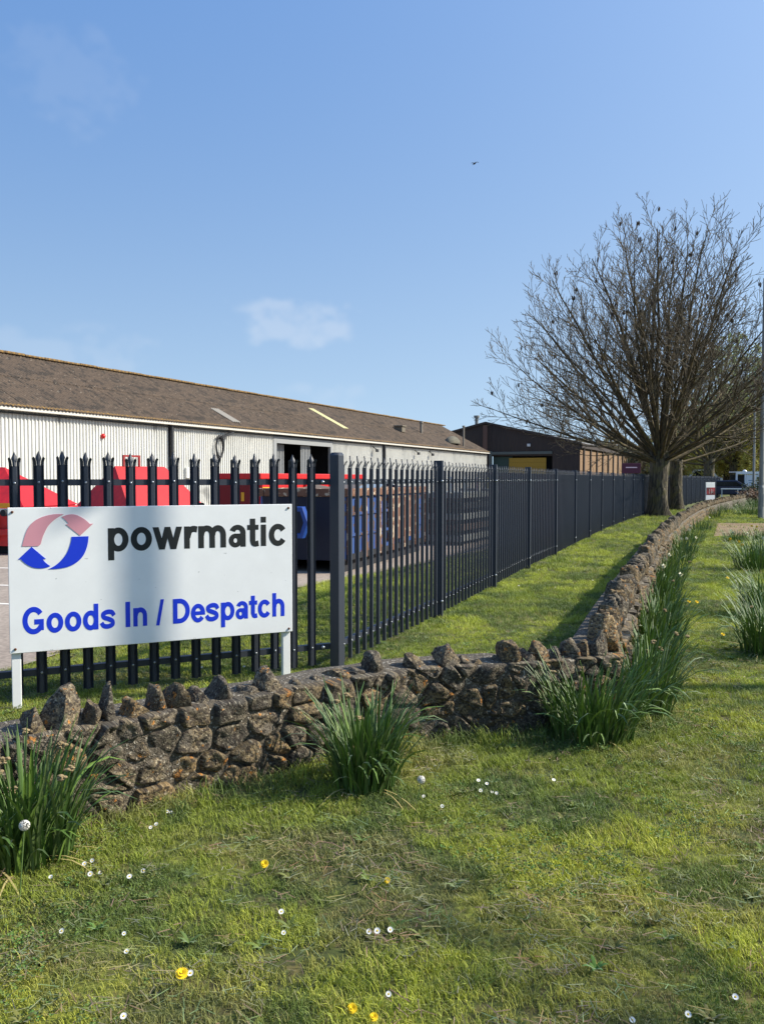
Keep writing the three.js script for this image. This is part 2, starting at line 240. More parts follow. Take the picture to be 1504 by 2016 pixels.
  for (let s = 0.02; s < wallS.len;) {
    const w = 0.10 + r() * 0.10, h = 0.17 + r() * 0.14;
    if (s < 17) put(pick(s < 8 ? tallG : lowT), pick(M.stones), wallS, s + w / 2, 0.10 + r() * 0.03, WH + h * 0.40, w * 0.57, h * 0.56, 0.095 + r() * 0.02, 0.3, 'coping_stone');
    else { const t = wallS.tan(s), p = wallS.at(s).addScaledVector(leftOf(t), 0.1); mt.compose(V(p.x, WH + h * 0.4, p.z), new THREE.Quaternion().setFromEuler(new THREE.Euler(0, yaw(t) + r() * 0.4, (r() - 0.5) * 0.3)), V(1, 1, 1)); far.push(sized(pick(lowT), w * 0.56, h * 0.55, 0.095, r).applyMatrix4(mt)); }
    s += w * (s < 20 ? 1.02 : 1.15) + r() * 0.03;
  }
  part('coping_stone', far, M.stones[0], wall, 'stuff'); part('stone', farS, M.stones[2], wall, 'stuff');
}

// ---------------------------------------------------------------- palisade fences
function paleGeo() {
  // rolled W section, three-pointed splayed top; x across, z to the front
  const T = 0.003, X = [-0.0365, -0.023, -0.0115, 0.0115, 0.023, 0.0365], Z = [0.002, -0.010, 0.014, 0.014, -0.010, 0.002];
  const sheet = (rows) => { // rows of [points[x,y,z]...]; front and back skins and rims
    const n = rows[0].length, m = rows.length, g = [];
    const F = quadGrid(n - 1, m - 1, (u, v) => { const p = rows[Math.round(v * (m - 1))][Math.round(u * (n - 1))]; return [V(p[0], p[1], p[2]), p[0] * 8, p[1] * 8]; });
    const B = quadGrid(n - 1, m - 1, (u, v) => { const p = rows[Math.round(v * (m - 1))][n - 1 - Math.round(u * (n - 1))]; return [V(p[0], p[1], p[2] - T), p[0], p[1]]; });
    const rim = []; for (let j = 0; j < m; j++) rim.push(rows[j][0]); for (let i = 1; i < n; i++) rim.push(rows[m - 1][i]); for (let j = m - 2; j >= 0; j--) rim.push(rows[j][n - 1]);
    const R = quadGrid(rim.length - 1, 1, (u, v) => { const p = rim[Math.round(u * (rim.length - 1))]; return [V(p[0], p[1], p[2] - T * v), 0, 0]; });
    return [F.toNonIndexed(), B.toNonIndexed(), R.toNonIndexed()];
  };
  const flat = g => { g.computeVertexNormals(); return g; };
  const out = [];
  const low = 0.05, sp = 1.695, top = 1.80;
  const row = y => X.map((x, i) => [x, y, Z[i]]);
  out.push(...sheet([row(low), row(sp)]));
  // middle spear
  const mid = (w, y, z) => [[-w, y, z - 0.003], [0, y, z + 0.004], [w, y, z - 0.003]];
  out.push(...sheet([mid(0.0115, sp, 0.014), mid(0.014, sp + 0.03, 0.012), mid(0.0205, top - 0.055, 0.009), mid(0.0195, top - 0.047, 0.007), mid(0.0005, top, -0.004)]));
  // side ears, splayed outwards and back
  for (const s of [-1, 1]) {
    const e = (a, b, ya, yb, z) => s < 0 ? [[-b, yb, z], [-a, ya, z + 0.004]] : [[a, ya, z + 0.004], [b, yb, z]];
    out.push(...sheet([e(0.0135, 0.0365, sp, sp, 0.0), e(0.0165, 0.0375, sp + 0.03, sp + 0.025, 0.008), e(0.0225, 0.0405, sp + 0.05, sp + 0.04, 0.016), e(0.0315, 0.0435, sp + 0.064, sp + 0.052, 0.024)]));
  }
  return flat(BGU.mergeGeometries(out.map(g => { g.computeVertexNormals(); return g; })));
}
const PALE = paleGeo(), BOLT = new THREE.SphereGeometry(0.0085, 8, 6); BOLT.scale(1, 1, 0.6);
{
  const f = thing('palisade_fence', 'short run of grey steel palisade fence standing behind the white goods sign', 'fence');
  const pitch = 0.159; let k = 0;
  for (let s = 0.1; s < fenceF.len - 0.15; s += pitch) {
    const p = fenceF.at(s), m = part('pale', PALE, M.fence, f); m.position.copy(p); m.rotation.y = yaw(fenceF.tan(s)); m.position.y = (k++ * 7 % 5) * 0.003 - 0.004;
    for (const h of [1.575, 0.2]) { const b = part('bolt', BOLT, M.bolt, m); b.position.set(0, h, 0.016); }
  }
  for (const h of [1.575, 0.2]) {
    const a = fenceF.at(0), b = fenceF.at(fenceF.len - 0.02), n = leftOf(fenceF.tan(1)); a.y = b.y = h; a.addScaledVector(n, 0.012); b.addScaledVector(n, 0.012);
    part('rail', [beam(a, b, 0.008, 0.046), beam(a.clone().addScaledVector(n, 0.026).setY(h + 0.02), b.clone().addScaledVector(n, 0.026).setY(h + 0.02), 0.044, 0.006)], M.fence, f);
    const e = fenceF.at(fenceF.len - 0.10).addScaledVector(n, -0.006); const bb = part('bolt', new THREE.SphereGeometry(0.016, 10, 8), M.bolt, f); bb.position.set(e.x, h, e.z);
  }
  const gp = part('corner_post', boxUV(new THREE.CylinderGeometry(0.001, 0.062, 0.03, 4).rotateY(Math.PI / 4).translate(0, 0.015, 0)), M.fence, f);
  gp.geometry = merge([new RoundedBoxGeometry(0.088, 1.80, 0.088, 2, 0.006).translate(0, 0.90, 0), new THREE.CylinderGeometry(0.045, 0.0605, 0.022, 4, 1).rotateY(Math.PI / 4).translate(0, 1.809, 0)]);
  const c = W(-0.375, 6.885); gp.position.copy(c); gp.rotation.y = -0.52;

  const g = thing('palisade_fence', 'long grey steel palisade fence curving away beside the grass strip', 'fence');
  const panel = 2.76, np = Math.floor((fenceS.len - 0.1) / panel), farP = [], farB = [], mt = new THREE.Matrix4();
  for (let i = 0; i < np; i++) {
    const s0 = 0.04 + i * panel;
    if (i) { const t = fenceS.tan(s0), p = fenceS.at(s0).addScaledVector(leftOf(t), 0.0), q = part('post', box(0.05, 1.81, 0.105, 0, 0, 0, 0.004), M.fence, g); q.position.copy(p); q.rotation.y = yaw(t); for (const h of [1.575, 0.2]) { const b = part('bolt', new THREE.SphereGeometry(0.016, 8, 6), M.bolt, q); b.position.set(-0.03, h, 0.052); } }
    for (const h of [1.575, 0.2]) {
      const a = fenceS.at(s0 + 0.02), b = fenceS.at(s0 + panel - 0.03), n = leftOf(fenceS.tan(s0 + 1.3)); a.y = b.y = h; a.addScaledVector(n, 0.010); b.addScaledVector(n, 0.010);
      part('rail', [beam(a, b, 0.008, 0.046), beam(a.clone().addScaledVector(n, 0.022).setY(h + 0.02), b.clone().addScaledVector(n, 0.022).setY(h + 0.02), 0.04, 0.006)], M.fence, g);
    }
    for (let k = 0; k < 17; k++) {
      const s = s0 + 0.10 + k * (panel - 0.2) / 16, t = fenceS.tan(s), p = fenceS.at(s);
      if (i < 11) { const m = part('pale', PALE, M.fence, g); m.position.copy(p); m.position.y = ((k * 5 + i) % 4) * 0.003 - 0.004; m.rotation.y = yaw(t); if (i < 4) for (const h of [1.575, 0.2]) { const b = part('bolt', BOLT, M.bolt, m); b.position.set(0, h, 0.016); } }
      else { mt.makeRotationY(yaw(t)).setPosition(p); farP.push(PALE.clone().applyMatrix4(mt)); }
    }
  }
  part('pale', farP, M.fence, g, 'stuff');
}

// ---------------------------------------------------------------- the white sign
// bold grotesque letters, x-height 1: ring sectors, straight pieces and brushed curves
const rect = (x0, y0, x1, y1) => new THREE.Shape([[x0, y0], [x1, y0], [x1, y1], [x0, y1]].map(p => new THREE.Vector2(...p)));
const quad4 = (...p) => new THREE.Shape(p.map(q => new THREE.Vector2(...q)));
function ring(cx, cy, a, b, c, d, t0 = 0, t1 = 360) { const n = 40, o = [], i = []; for (let k = 0; k <= n; k++) { const t = lerp(t0, t1, k / n) * Math.PI / 180; o.push(new THREE.Vector2(cx + a * Math.cos(t), cy + b * Math.sin(t))); i.push(new THREE.Vector2(cx + c * Math.cos(t), cy + d * Math.sin(t))); } if (t1 - t0 >= 360) { const s = new THREE.Shape(o.slice(0, -1)); s.holes.push(new THREE.Path(i.slice(0, -1).reverse())); return s; } return new THREE.Shape([...o, ...i.reverse()]); }
function brush(pts, w) { const c = new THREE.SplineCurve(pts.map(p => new THREE.Vector2(...p))), q = c.getPoints(40), l = [], r = []; q.forEach((p, k) => { const t = (q[k + 1] ?? p).clone().sub(q[k - 1] ?? p).normalize(); l.push(new THREE.Vector2(p.x - t.y * w / 2, p.y + t.x * w / 2)); r.push(new THREE.Vector2(p.x + t.y * w / 2, p.y - t.x * w / 2)); }); return new THREE.Shape([...r, ...l.reverse()]); }
const GLYPH = {
  o: [1.178, () => [ring(0.589, 0.5, 0.515, 0.525, 0.245, 0.30)]], p: [1.178, () => [rect(0.13, -0.41, 0.39, 1), ring(0.62, 0.5, 0.485, 0.525, 0.225, 0.30)]], d: [1.178, () => [rect(0.79, 0, 1.05, 1.38), ring(0.56, 0.5, 0.485, 0.525, 0.225, 0.30)]],
  c: [1.073, () => [ring(0.56, 0.5, 0.50, 0.525, 0.235, 0.30, 36, 324)]], e: [1.073, () => [ring(0.545, 0.5, 0.50, 0.525, 0.235, 0.31, 0, 322), rect(0.2, 0.41, 1.04, 0.585)]],
  a: [1.073, () => [ring(0.41, 0.29, 0.35, 0.315, 0.12, 0.13), rect(0.70, 0, 0.96, 0.68), ring(0.53, 0.66, 0.43, 0.36, 0.17, 0.16, 0, 158), rect(0.42, 0.46, 0.75, 0.60)]],
  s: [1.073, () => [brush([[0.93, 0.70], [0.80, 0.87], [0.52, 0.905], [0.22, 0.80], [0.25, 0.62], [0.54, 0.515], [0.82, 0.39], [0.84, 0.20], [0.54, 0.095], [0.24, 0.14], [0.11, 0.31]], 0.225)]],
  w: [1.5, () => [quad4([0, 1], [0.32, 0], [0.585, 0], [0.275, 1]), quad4([0.32, 0], [0.585, 0], [0.875, 1], [0.615, 1]), quad4([0.615, 1], [0.91, 0], [1.175, 0], [0.875, 1]), quad4([0.91, 0], [1.175, 0], [1.485, 1], [1.215, 1])]],
  r: [0.75, () => [rect(0.13, 0, 0.39, 1), brush([[0.30, 0.52], [0.40, 0.80], [0.58, 0.895], [0.78, 0.87]], 0.25)]],
  m: [1.715, () => [rect(0.13, 0, 0.39, 1), rect(0.725, 0, 0.985, 0.60), rect(1.325, 0, 1.585, 0.60), ring(0.565, 0.58, 0.42, 0.445, 0.16, 0.21, 0, 180), ring(1.165, 0.58, 0.42, 0.445, 0.16, 0.21, 0, 180)]],
  n: [1.178, () => [rect(0.13, 0, 0.39, 1), rect(0.79, 0, 1.05, 0.60), ring(0.60, 0.58, 0.45, 0.445, 0.19, 0.21, 0, 180)]], h: [1.178, () => [rect(0.13, 0, 0.39, 1.38), rect(0.79, 0, 1.05, 0.60), ring(0.60, 0.58, 0.45, 0.445, 0.19, 0.21, 0, 180)]],
  t: [0.642, () => [rect(0.17, 0.24, 0.43, 1.30), rect(0.02, 0.80, 0.61, 1.0), brush([[0.295, 0.30], [0.33, 0.15], [0.45, 0.10], [0.61, 0.125]], 0.23)]], i: [0.536, () => [rect(0.135, 0, 0.395, 1), rect(0.135, 1.14, 0.395, 1.38)]],
  G: [1.5, () => [ring(0.74, 0.69, 0.68, 0.72, 0.40, 0.475, 38, 322), rect(0.80, 0.49, 1.36, 0.73), rect(1.10, 0.17, 1.36, 0.6)]], I: [0.536, () => [rect(0.135, 0, 0.415, 1.38)]], '/': [0.536, () => [quad4([0, -0.03], [0.20, -0.03], [0.535, 1.41], [0.335, 1.41])]], ' ': [0.536, () => []],
  D: [1.393, () => [rect(0.14, 0, 0.42, 1.38), ring(0.60, 0.69, 0.72, 0.69, 0.435, 0.455, -90, 90), rect(0.40, 1.145, 0.61, 1.38), rect(0.40, 0, 0.61, 0.235)]],
};
function textIn(str, x0, x1, y0, y1, z, mat, parent) {
  let x = 0, k = 0; const ls = []; for (const ch of str) { const [w, f] = GLYPH[ch], g = f().map(sh => new THREE.ExtrudeGeometry(sh, { depth: 0.0014 + 0.00012 * (k++ % 7), bevelEnabled: true, bevelSize: 0.02, bevelThickness: 0.0002, bevelSegments: 1, curveSegments: 6 }).translate(x, 0, 0)); if (g.length) ls.push(merge(g)); x += w; }
  const b = new THREE.Box3(); ls.forEach(g => { g.computeBoundingBox(); b.union(g.boundingBox); });
  for (const g of ls) part('letter', g.translate(-b.min.x, -b.min.y, 0).scale((x1 - x0) / (b.max.x - b.min.x), (y1 - y0) / (b.max.y - b.min.y), 1).translate(x0, y0, z), mat, parent);
}
{
  const A = W(-2.567, 5.665), B = W(-0.712, 6.515), t = B.clone().sub(A), Wd = t.length(); t.normalize();
  const s = thing('site_sign', 'white rectangular sign on two posts reading powrmatic Goods In / Despatch behind the stone wall', 'sign', A, yaw(t));
  const y0 = 0.393, H = 1.01, z = 0.012;
  part('panel', box(Wd, H, 0.02, Wd / 2, y0, 0, 0.004), M.white, s);
  for (const x of [0.04, Wd - 0.042]) part('post', box(0.062, 1.38, 0.05, x, 0, -0.038, 0.005), M.white, s);
  const vy = v => y0 + H * (1 - v);
  textIn('powrmatic', 0.655, 1.985, vy(0.385), vy(0.095), 0.0095, M.black, s);
  textIn('Goods In / Despatch', 0.083, 1.975, vy(0.925), vy(0.685), 0.0095, M.blue, s);
  const ZX = (x, y) => { const a = (x / 4.7 - 22) / 556, z0 = 5.67, z1 = 6.52; return [a * z0 / (z1 - a * (z1 - z0)) * Wd, vy((y - (462 - 18.8 * a)) / ((287 - 33 * a) * 4.7))]; };
  const arrow = (pts, mat) => { // pts: corners [x,y] or curves [cx,cy,x,y]
    const sh = new THREE.Shape(); pts.forEach((p, i) => { const e = ZX(p[p.length - 2], p[p.length - 1]); if (!i) sh.moveTo(...e); else if (p.length === 2) sh.lineTo(...e); else sh.quadraticCurveTo(...ZX(p[0], p[1]), ...e); });
    part('logo_arrow', new THREE.ExtrudeGeometry(sh, { depth: 0.003, bevelEnabled: false, curveSegments: 16 }).translate(0, 0, z - 0.002), mat, s);
  };
  arrow([[233, 817], [262, 700, 285, 660], [340, 555, 500, 528], [560, 518, 622, 524], [520, 570, 470, 640], [425, 715, 410, 780], [404, 808, 380, 816]], M.pink);
  arrow([[600, 550], [690, 505, 760, 542], [815, 568, 858, 614], [890, 612], [768, 722], [638, 618], [664, 612], [640, 575, 600, 550]], M.pink);
  arrow([[690, 732], [846, 728], [832, 960, 640, 1012], [570, 1030, 472, 1028], [580, 985, 645, 880], [685, 800, 690, 732]], M.blue);
  arrow([[320, 822], [450, 934], [422, 936], [440, 970, 490, 1000], [420, 1035, 330, 1012], [260, 985, 220, 935], [194, 938]], M.blue);
  for (const [x, y] of [[0.03, vy(0.03)], [Wd - 0.03, vy(0.03)], [0.035, vy(0.97)], [Wd - 0.03, vy(0.975)]]) { const sc = part('screw', new THREE.SphereGeometry(0.009, 10, 8), M.rust, s); sc.position.set(x, y, z); }
}

// ---------------------------------------------------------------- warehouse
const SKIPU = V(0.4192, 0, -0.9079), SKIPW = V(-0.9079, 0, -0.4192);   // along the sheds; away from the fence
{
  const E0 = W(-15.26 - 0.4192 * 6, 33.16 - 0.9079 * 6), L = 63.7 + 6, EH = 4.42, RO = 5.4, RH = 7.62, ROT = yaw(SKIPU);
  const b = thing('warehouse', 'long low warehouse with mossy brown corrugated roof and white ribbed metal walls', 'building', E0, ROT);
  // local: x along, z towards the fence (+) and away (-), y up
  const wallTex = tex(1024, (u, v) => { const a = fbm(u * 4, v * 4, 4, 601, 4), sp = fbm(u * 9, v * 5, 9, 607, 3), st = fbm(u * 60, v * 3, 60, 609, 3); let q = mixc([214, 213, 206], [194, 194, 188], a); q = mixc(q, [120, 120, 116], sstep(0.66, 0.82, sp) * 0.6); return q.map(x => x * (0.94 + 0.1 * st)); });
  const MW = std({ map: rep(wallTex, 0.16, 0.22), roughness: 0.6 }), roofTex = tex(1024, (u, v) => {
    const a = fbm(u * 5, v * 5, 5, 621, 5), c = fbm(u * 80, v * 80, 80, 627, 3), m = fbm(u * 30, v * 14, 30, 631, 4), w = fbm(u * 70, v * 70, 70, 641, 2);
    let q = mixc([74, 62, 51], [96, 80, 64], a); q = mixc(q, [50, 44, 37], sstep(0.5, 0.7, m) * 0.7); q = mixc(q, [178, 168, 150], sstep(0.80, 0.88, w) * 0.5); return q.map(x => x * (0.82 + 0.36 * c)); });
  const MR = std({ map: rep(roofTex, 0.13, 0.3), roughness: 0.98 });
  const lich = std({ map: rep(tex(512, (u, v) => { const a = fbm(u * 14, v * 14, 14, 651, 4), c = fbm(u * 60, v * 60, 60, 655, 3); return mixc([112, 92, 66], [150, 118, 64], sstep(0.46, 0.66, a)).map(x => x * (0.65 + 0.6 * c)); }), 0.8), roughness: 1 });
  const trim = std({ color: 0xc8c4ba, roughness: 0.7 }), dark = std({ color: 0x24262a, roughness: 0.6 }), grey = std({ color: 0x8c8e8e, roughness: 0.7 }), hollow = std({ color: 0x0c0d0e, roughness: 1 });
  const D0 = 0.345 * 64 + 6, X = px => { // distance along the eave where a photo column meets the wall
    const k = (px - 752) / FPX, ax = E0.x, ad = -E0.z; return (k * ad - ax) / (0.4192 - k * 0.9079); };
  const ribs = (x0, x1, y0, y1) => { const n = Math.max(1, Math.round((x1 - x0) / 0.19)), xs = []; for (let i = 0; i < n; i++) { const a = x0 + (x1 - x0) * i / n, p = (x1 - x0) / n; xs.push([a, 0], [a + p * 0.52, 0], [a + p * 0.62, 0.055], [a + p * 0.9, 0.055]); } xs.push([x1, 0]);
    const g = quadGrid(xs.length - 1, 1, (u, v) => { const q = xs[Math.round(u * (xs.length - 1))]; return [V(q[0], lerp(y0, y1, v), q[1]), q[0], lerp(y0, y1, v)]; }).toNonIndexed(); g.computeVertexNormals(); return g; };
  const d0 = X(540), d1 = X(651), p0 = X(334), p1 = X(753);
  for (const [a, c] of [[0, p0 - 0.1], [p0 + 0.1, d0 - 0.15], [d1 + 0.15, p1 - 0.1], [p1 + 0.1, L]]) part('wall_panel', ribs(a, c, 0, EH), MW, b);
  // doorway
  part('door_frame', [box(0.35, EH - 0.15, 0.2, d0, 0, 0), box(0.3, EH - 0.15, 0.2, d1, 0, 0), box(d1 - d0 - 0.32, 0.42, 0.2, (d0 + d1) / 2, EH - 0.57, 0)], grey, b);
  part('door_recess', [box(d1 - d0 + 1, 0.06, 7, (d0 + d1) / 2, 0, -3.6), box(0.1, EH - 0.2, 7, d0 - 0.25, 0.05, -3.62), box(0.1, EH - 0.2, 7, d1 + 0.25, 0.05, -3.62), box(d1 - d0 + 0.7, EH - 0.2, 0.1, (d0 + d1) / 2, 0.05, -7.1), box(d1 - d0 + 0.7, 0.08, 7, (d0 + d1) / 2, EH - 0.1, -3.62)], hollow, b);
  const dw = d1 - d0; for (const [a, c, z] of [[0.06, 0.26, -0.5], [0.50, 0.66, -0.25], [0.70, 0.80, -0.9]]) part('door_leaf', ribs(d0 + dw * a, d0 + dw * c, 0.07, EH - 0.6).translate(0, 0, z), grey, b);
  // roof: two slopes of corrugated sheet in bays
  const slope = (x0, x1, side, t0 = -0.02, t1 = 1) => { const per = 0.2, n = Math.round((x1 - x0) / per * 4);
    return quadGrid(n, 3, (u, v) => { const x = lerp(x0, x1, u), t = lerp(t0, t1, v), ph = x / per * 2 * Math.PI; return [V(x, lerp(EH + 0.16, RH, t) + 0.028 * Math.cos(ph), -lerp(-0.35, RO, t) * 1 + (side ? -2 * (RO - lerp(-0.35, RO, t)) : 0)), x, t * 6]; }); };
  for (let i = 0, n = 10; i < n; i++) { part('roof_sheet', slope(L * i / n + 0.004, L * (i + 1) / n - 0.004, 0, -0.02, 0.515), MR, b); part('roof_sheet', slope(L * i / n + 0.004, L * (i + 1) / n - 0.004, 0, 0.50, 1).translate(0, 0.022, 0), MR, b); }
  part('roof_slope', slope(0, L, 1), MR, b);
  { const rr = rng(5), g = []; for (let x = 0; x < L; x += 1.2) g.push(new RoundedBoxGeometry(1.19, 0.10 + rr() * 0.03, 0.46, 2, 0.04).translate(x + 0.6, RH + 0.04 + rr() * 0.02, -RO)); part('ridge_cap', g.map(boxUV), lich, b); }
  { const g = quadGrid(Math.round(L * 14), 1, (u, v) => { const x = u * L; return [V(x, EH + 0.10 + 0.10 * v + 0.028 * Math.cos(x / 0.2 * 2 * Math.PI), 0.385 + 0.012 * (1 - v)), x, v * 0.3]; }); part('eave_edge', g, lich, b); }
  part('gutter', [box(L, 0.15, 0.14, L / 2, EH - 0.06, 0.33, 0.02), box(L, 0.2, 0.03, L / 2, EH - 0.03, 0.18)], trim, b);
  part('eave_shade_strip', box(L, 0.06, 0.10, L / 2, EH - 0.17, 0.11), dark, b);  // dark strip standing in for the shade under the gutter
  for (const p of [p0, p1]) part('downpipe', [box(0.22, EH - 0.12, 0.1, p, 0, 0.04), cyl(0.09, 0.09, EH - 0.1, p, 0, 0.2, 10)], dark, b);
  part('gable_wall', (() => { const s = new THREE.Shape(); s.moveTo(0, 0); s.lineTo(-2 * RO, 0); s.lineTo(-2 * RO, EH); s.lineTo(-RO, RH - 0.08); s.lineTo(0, EH); const mk = x => new THREE.ShapeGeometry(s).rotateY(-Math.PI / 2).translate(x, 0, 0); return [boxUV(mk(L - 0.02)), boxUV(mk(0.02))]; })().map(g => { g.computeVertexNormals(); return g; }), MW, b);
  part('back_wall', box(L - 0.06, EH, 0.1, L / 2, 0, -2 * RO), MW, b);
  const rp = (x, t, up = 0) => V(x, lerp(EH + 0.16, RH, t) + up, -lerp(-0.35, RO, t));
  // yellow roof light: where it shows
  const lay = (x, w, t0, t1, mat, name) => part(name, quadGrid(Math.ceil(w / 0.05), 2, (u, v) => { const q = rp(x + u * w, lerp(t0, t1, v), 0.062 + 0.028 * Math.cos((x + u * w) / 0.2 * 2 * Math.PI)); return [q, u, v]; }), mat, b);
  // where a sight line meets the near roof slope: [distance along, share of the way up]
  const onRoof = (px, py) => { let best = 1e9, q = null; for (let t = 0; t <= 1; t += 0.005) { const off = lerp(-0.35, RO, t), ax = E0.x - off * 0.9079, ad = -E0.z + off * 0.4192, k = (px - 752) / FPX, x = (k * ad - ax) / (0.4192 - k * 0.9079), d = ad + x * 0.9079, h = lerp(EH + 0.16, RH, t), y = 943 - FPX * (h - EYE) / d, e = Math.abs(y - py); if (e < best) { best = e; q = [x, t]; } } return q; };
  { const [xa, ta] = onRoof(610, 806), [xb, tb] = onRoof(686, 846); lay((xa + xb) / 2 - 0.4, 0.8, tb, ta, std({ color: 0xc9c08a, roughness: 0.6 }), 'skylight'); }
  { const [xa, ta] = onRoof(446, 820); lay(xa - 0.35, 0.7, ta - 0.14, ta + 0.14, std({ color: 0x8c867c, roughness: 0.9 }), 'patch_sheet'); }
  const vent = (px, py, w, h) => { const [x, t] = onRoof(px, py), q = rp(x, t); part('roof_vent', [box(w, h, w, q.x, q.y - 0.1, q.z, 0.03), box(w * 1.25, 0.12, w * 1.25, q.x, q.y + h - 0.12, q.z, 0.03)], std({ color: 0x6e6658, roughness: 0.9 }), b); };
  const flue = (px, py, h, r) => { const [x, t] = onRoof(px, py), q = rp(x, t); part('flue', [cyl(r, r, h + 0.3, q.x, q.y - 0.3, q.z, 12), cyl(r * 1.5, r * 1.5, r * 1.5, q.x, q.y + h - 0.02, q.z, 12)], std({ color: 0x80786c, roughness: 0.6, metalness: 0.3 }), b); };
  vent(787, 849, 0.75, 0.5); flue(829, 853, 0.95, 0.14); flue(912, 879, 2.0, 0.10);
  { const [x, t] = onRoof(890, 872), q = rp(x, t); part('roof_dome', new THREE.SphereGeometry(0.9, 16, 8, 0, Math.PI * 2, 0, Math.PI / 2).scale(1.5, 0.85, 0.8).translate(q.x, q.y - 0.1, q.z), std({ color: 0x8c8674, roughness: 0.95, map: rep(stoneBump, 3) }), b); }
  // cable coil on its bracket, floodlights, alarm, box
  const cx = X(428), tor = []; const rr = rng(8); for (let i = 0; i < 5; i++) tor.push(new THREE.TorusGeometry(0.42 + rr() * 0.1, 0.03, 6, 24).scale(0.7, 1.3, 1).rotateZ((rr() - 0.5) * 0.3).translate(cx, EH - 1.0 - rr() * 0.1, 0.16 + i * 0.02)); part('cable_coil', tor, dark, b);
  part('bracket', beam(V(cx + 0.1, EH - 0.55, 0.05), V(cx + 1.0, EH - 0.2, 0.4), 0.2, 0.12), dark, b);
  for (const px of [733, 815, 843]) part('floodlight', [box(0.34, 0.22, 0.16, X(px), EH - 0.72, 0.42, 0.02), beam(V(X(px), EH - 0.3, 0.05), V(X(px), EH - 0.55, 0.4), 0.06, 0.06)], dark, b);
  part('alarm_bell', new THREE.SphereGeometry(0.12, 12, 8).translate(X(202), EH - 0.85, 0.1), std({ color: 0xc01a1a, roughness: 0.4 }), b);
  part('meter_box', box(0.4, 0.55, 0.16, X(368), 1.65, 0.1, 0.02), std({ color: 0xd8d8d2, roughness: 0.6 }), b);

  // brown shed beyond
  const C = W(21.4, 89.6), s = thing('steel_shed', 'dark brown metal shed with yellow roller door beyond the white warehouse', 'building', C, ROT + Math.PI / 2); // local x: along the gable towards the left... z: towards camera
  s.rotation.y = yaw(V(0.9079, 0, 0.4192));   // x runs right along the gable, z towards the camera
  const br = std({ map: rep(tex(256, (u, v) => { const a = fbm(u * 6, v * 6, 6, 701, 4); return mixc([46, 38, 35], [56, 46, 42], a); }), 0.2), roughness: 0.8 }), wd = 21.2, eh = 5.45, ah = 7.95, len = 34;
  const gab = (x0, x1, y0) => { const n = Math.round((x1 - x0) / 0.25); return quadGrid(n, 1, (u, v) => { const x = lerp(x0, x1, u), top = lerp(ah, eh, Math.abs(x + wd / 2) / (wd / 2)), i = Math.round(u * n) % 2; return [V(x, lerp(y0, top - 0.02, v), i ? 0.03 : 0), x, lerp(y0, top, v)]; }).toNonIndexed(); };
  const nn = g => { g.computeVertexNormals(); return g; };
  const D = [-10.0, -3.0, 4.75];
  part('gable_cladding', [nn(gab(-wd, D[0], 0)), nn(gab(D[0], D[1], D[2] - 0.6)), nn(gab(D[1], 0, 0))], br, s);
  part('corner_post', box(0.5, ah - 0.25, 0.2, -wd / 2 - 0.05, 0, 0.08), std({ color: 0x5e463c, roughness: 0.8 }), s);
  part('door_frame', [box(0.35, D[2], 0.25, D[0], 0, 0.1), box(D[1] - D[0], 0.3, 0.25, (D[0] + D[1]) / 2, D[2] - 0.4, 0.12)], std({ color: 0x4c5452, roughness: 0.7 }), s);
  part('door_leaf', box(2.2, 4.1, 0.15, D[0] + 1.3, 0, -0.35), std({ color: 0x27403c, roughness: 0.7 }), s);
  const yel = std({ color: 0x8e7016, roughness: 0.65 });
  for (let i = 0; i < 6; i++) part('door_slat', box(4.2, 0.5, 0.06, D[0] + 4.2, 0.9 + i * 0.51, -0.06 + 0 * i, 0.01), yel, s);
  part('door_recess', box(D[1] - D[0], D[2], 0.1, (D[0] + D[1]) / 2, 0, -0.9), std({ color: 0x121212, roughness: 1 }), s);
  part('flood_lamp', box(0.35, 0.3, 0.2, -5.6, 5.2, 0.2, 0.03), std({ color: 0xbfc2c4, roughness: 0.5 }), s);
  part('verge_trim', [beam(V(-wd / 2, ah + 0.03, 0.1), V(0.2, eh + 0.0, 0.1), 0.3, 0.22), beam(V(-wd / 2, ah + 0.03, 0.1), V(-wd - 0.2, eh, 0.1), 0.3, 0.22)], std({ color: 0x39302c, roughness: 0.8 }), s);
  // side wall in bays of pale brick between dark posts, roof
  part('side_wall', box(0.2, eh - 0.3, len, -0.12, 0, -len / 2 - 0.1), std({ color: 0x92765a, roughness: 0.9, map: rep(tex(256, (u, v) => { const row = Math.floor(v * 16), br2 = hash(Math.floor(u * 8 + (row % 2) * 0.5), row, 3), j = (v * 16 % 1 < 0.12 || (u * 8 + (row % 2) * 0.5) % 1 < 0.06); return (j ? 235 : 215 + br2 * 40); }), 0.9) }), s);
  for (let i = 0; i < 9; i++) part('wall_post', box(0.25, eh - 0.28, 0.5, 0.0, 0, -1.9 - i * 3.9), br, s);
  part('side_fascia', box(0.3, 0.55, len, 0.08, eh - 0.5, -len / 2 - 0.02), std({ color: 0x39302c, roughness: 0.8 }), s);
  const rf = std({ color: 0x8d8d8a, roughness: 0.8 });
  for (const sg of [0, 1]) part('roof_slope', nn(quadGrid(1, 1, (u, v) => [V(sg ? -wd + u * wd / 2 : -wd / 2 + u * wd / 2, (sg ? lerp(eh, ah, u) : lerp(ah, eh, u)) + 0.1, -v * len), u * 10, v * 30])), rf, s);
  part('flue', [cyl(0.2, 0.2, 1.5, -wd / 2 - 2.1, ah - 0.6, -3, 12), cyl(0.34, 0.34, 0.25, -wd / 2 - 2.1, ah + 0.85, -3, 12)], std({ color: 0x6c6c68, roughness: 0.6 }), s);
}

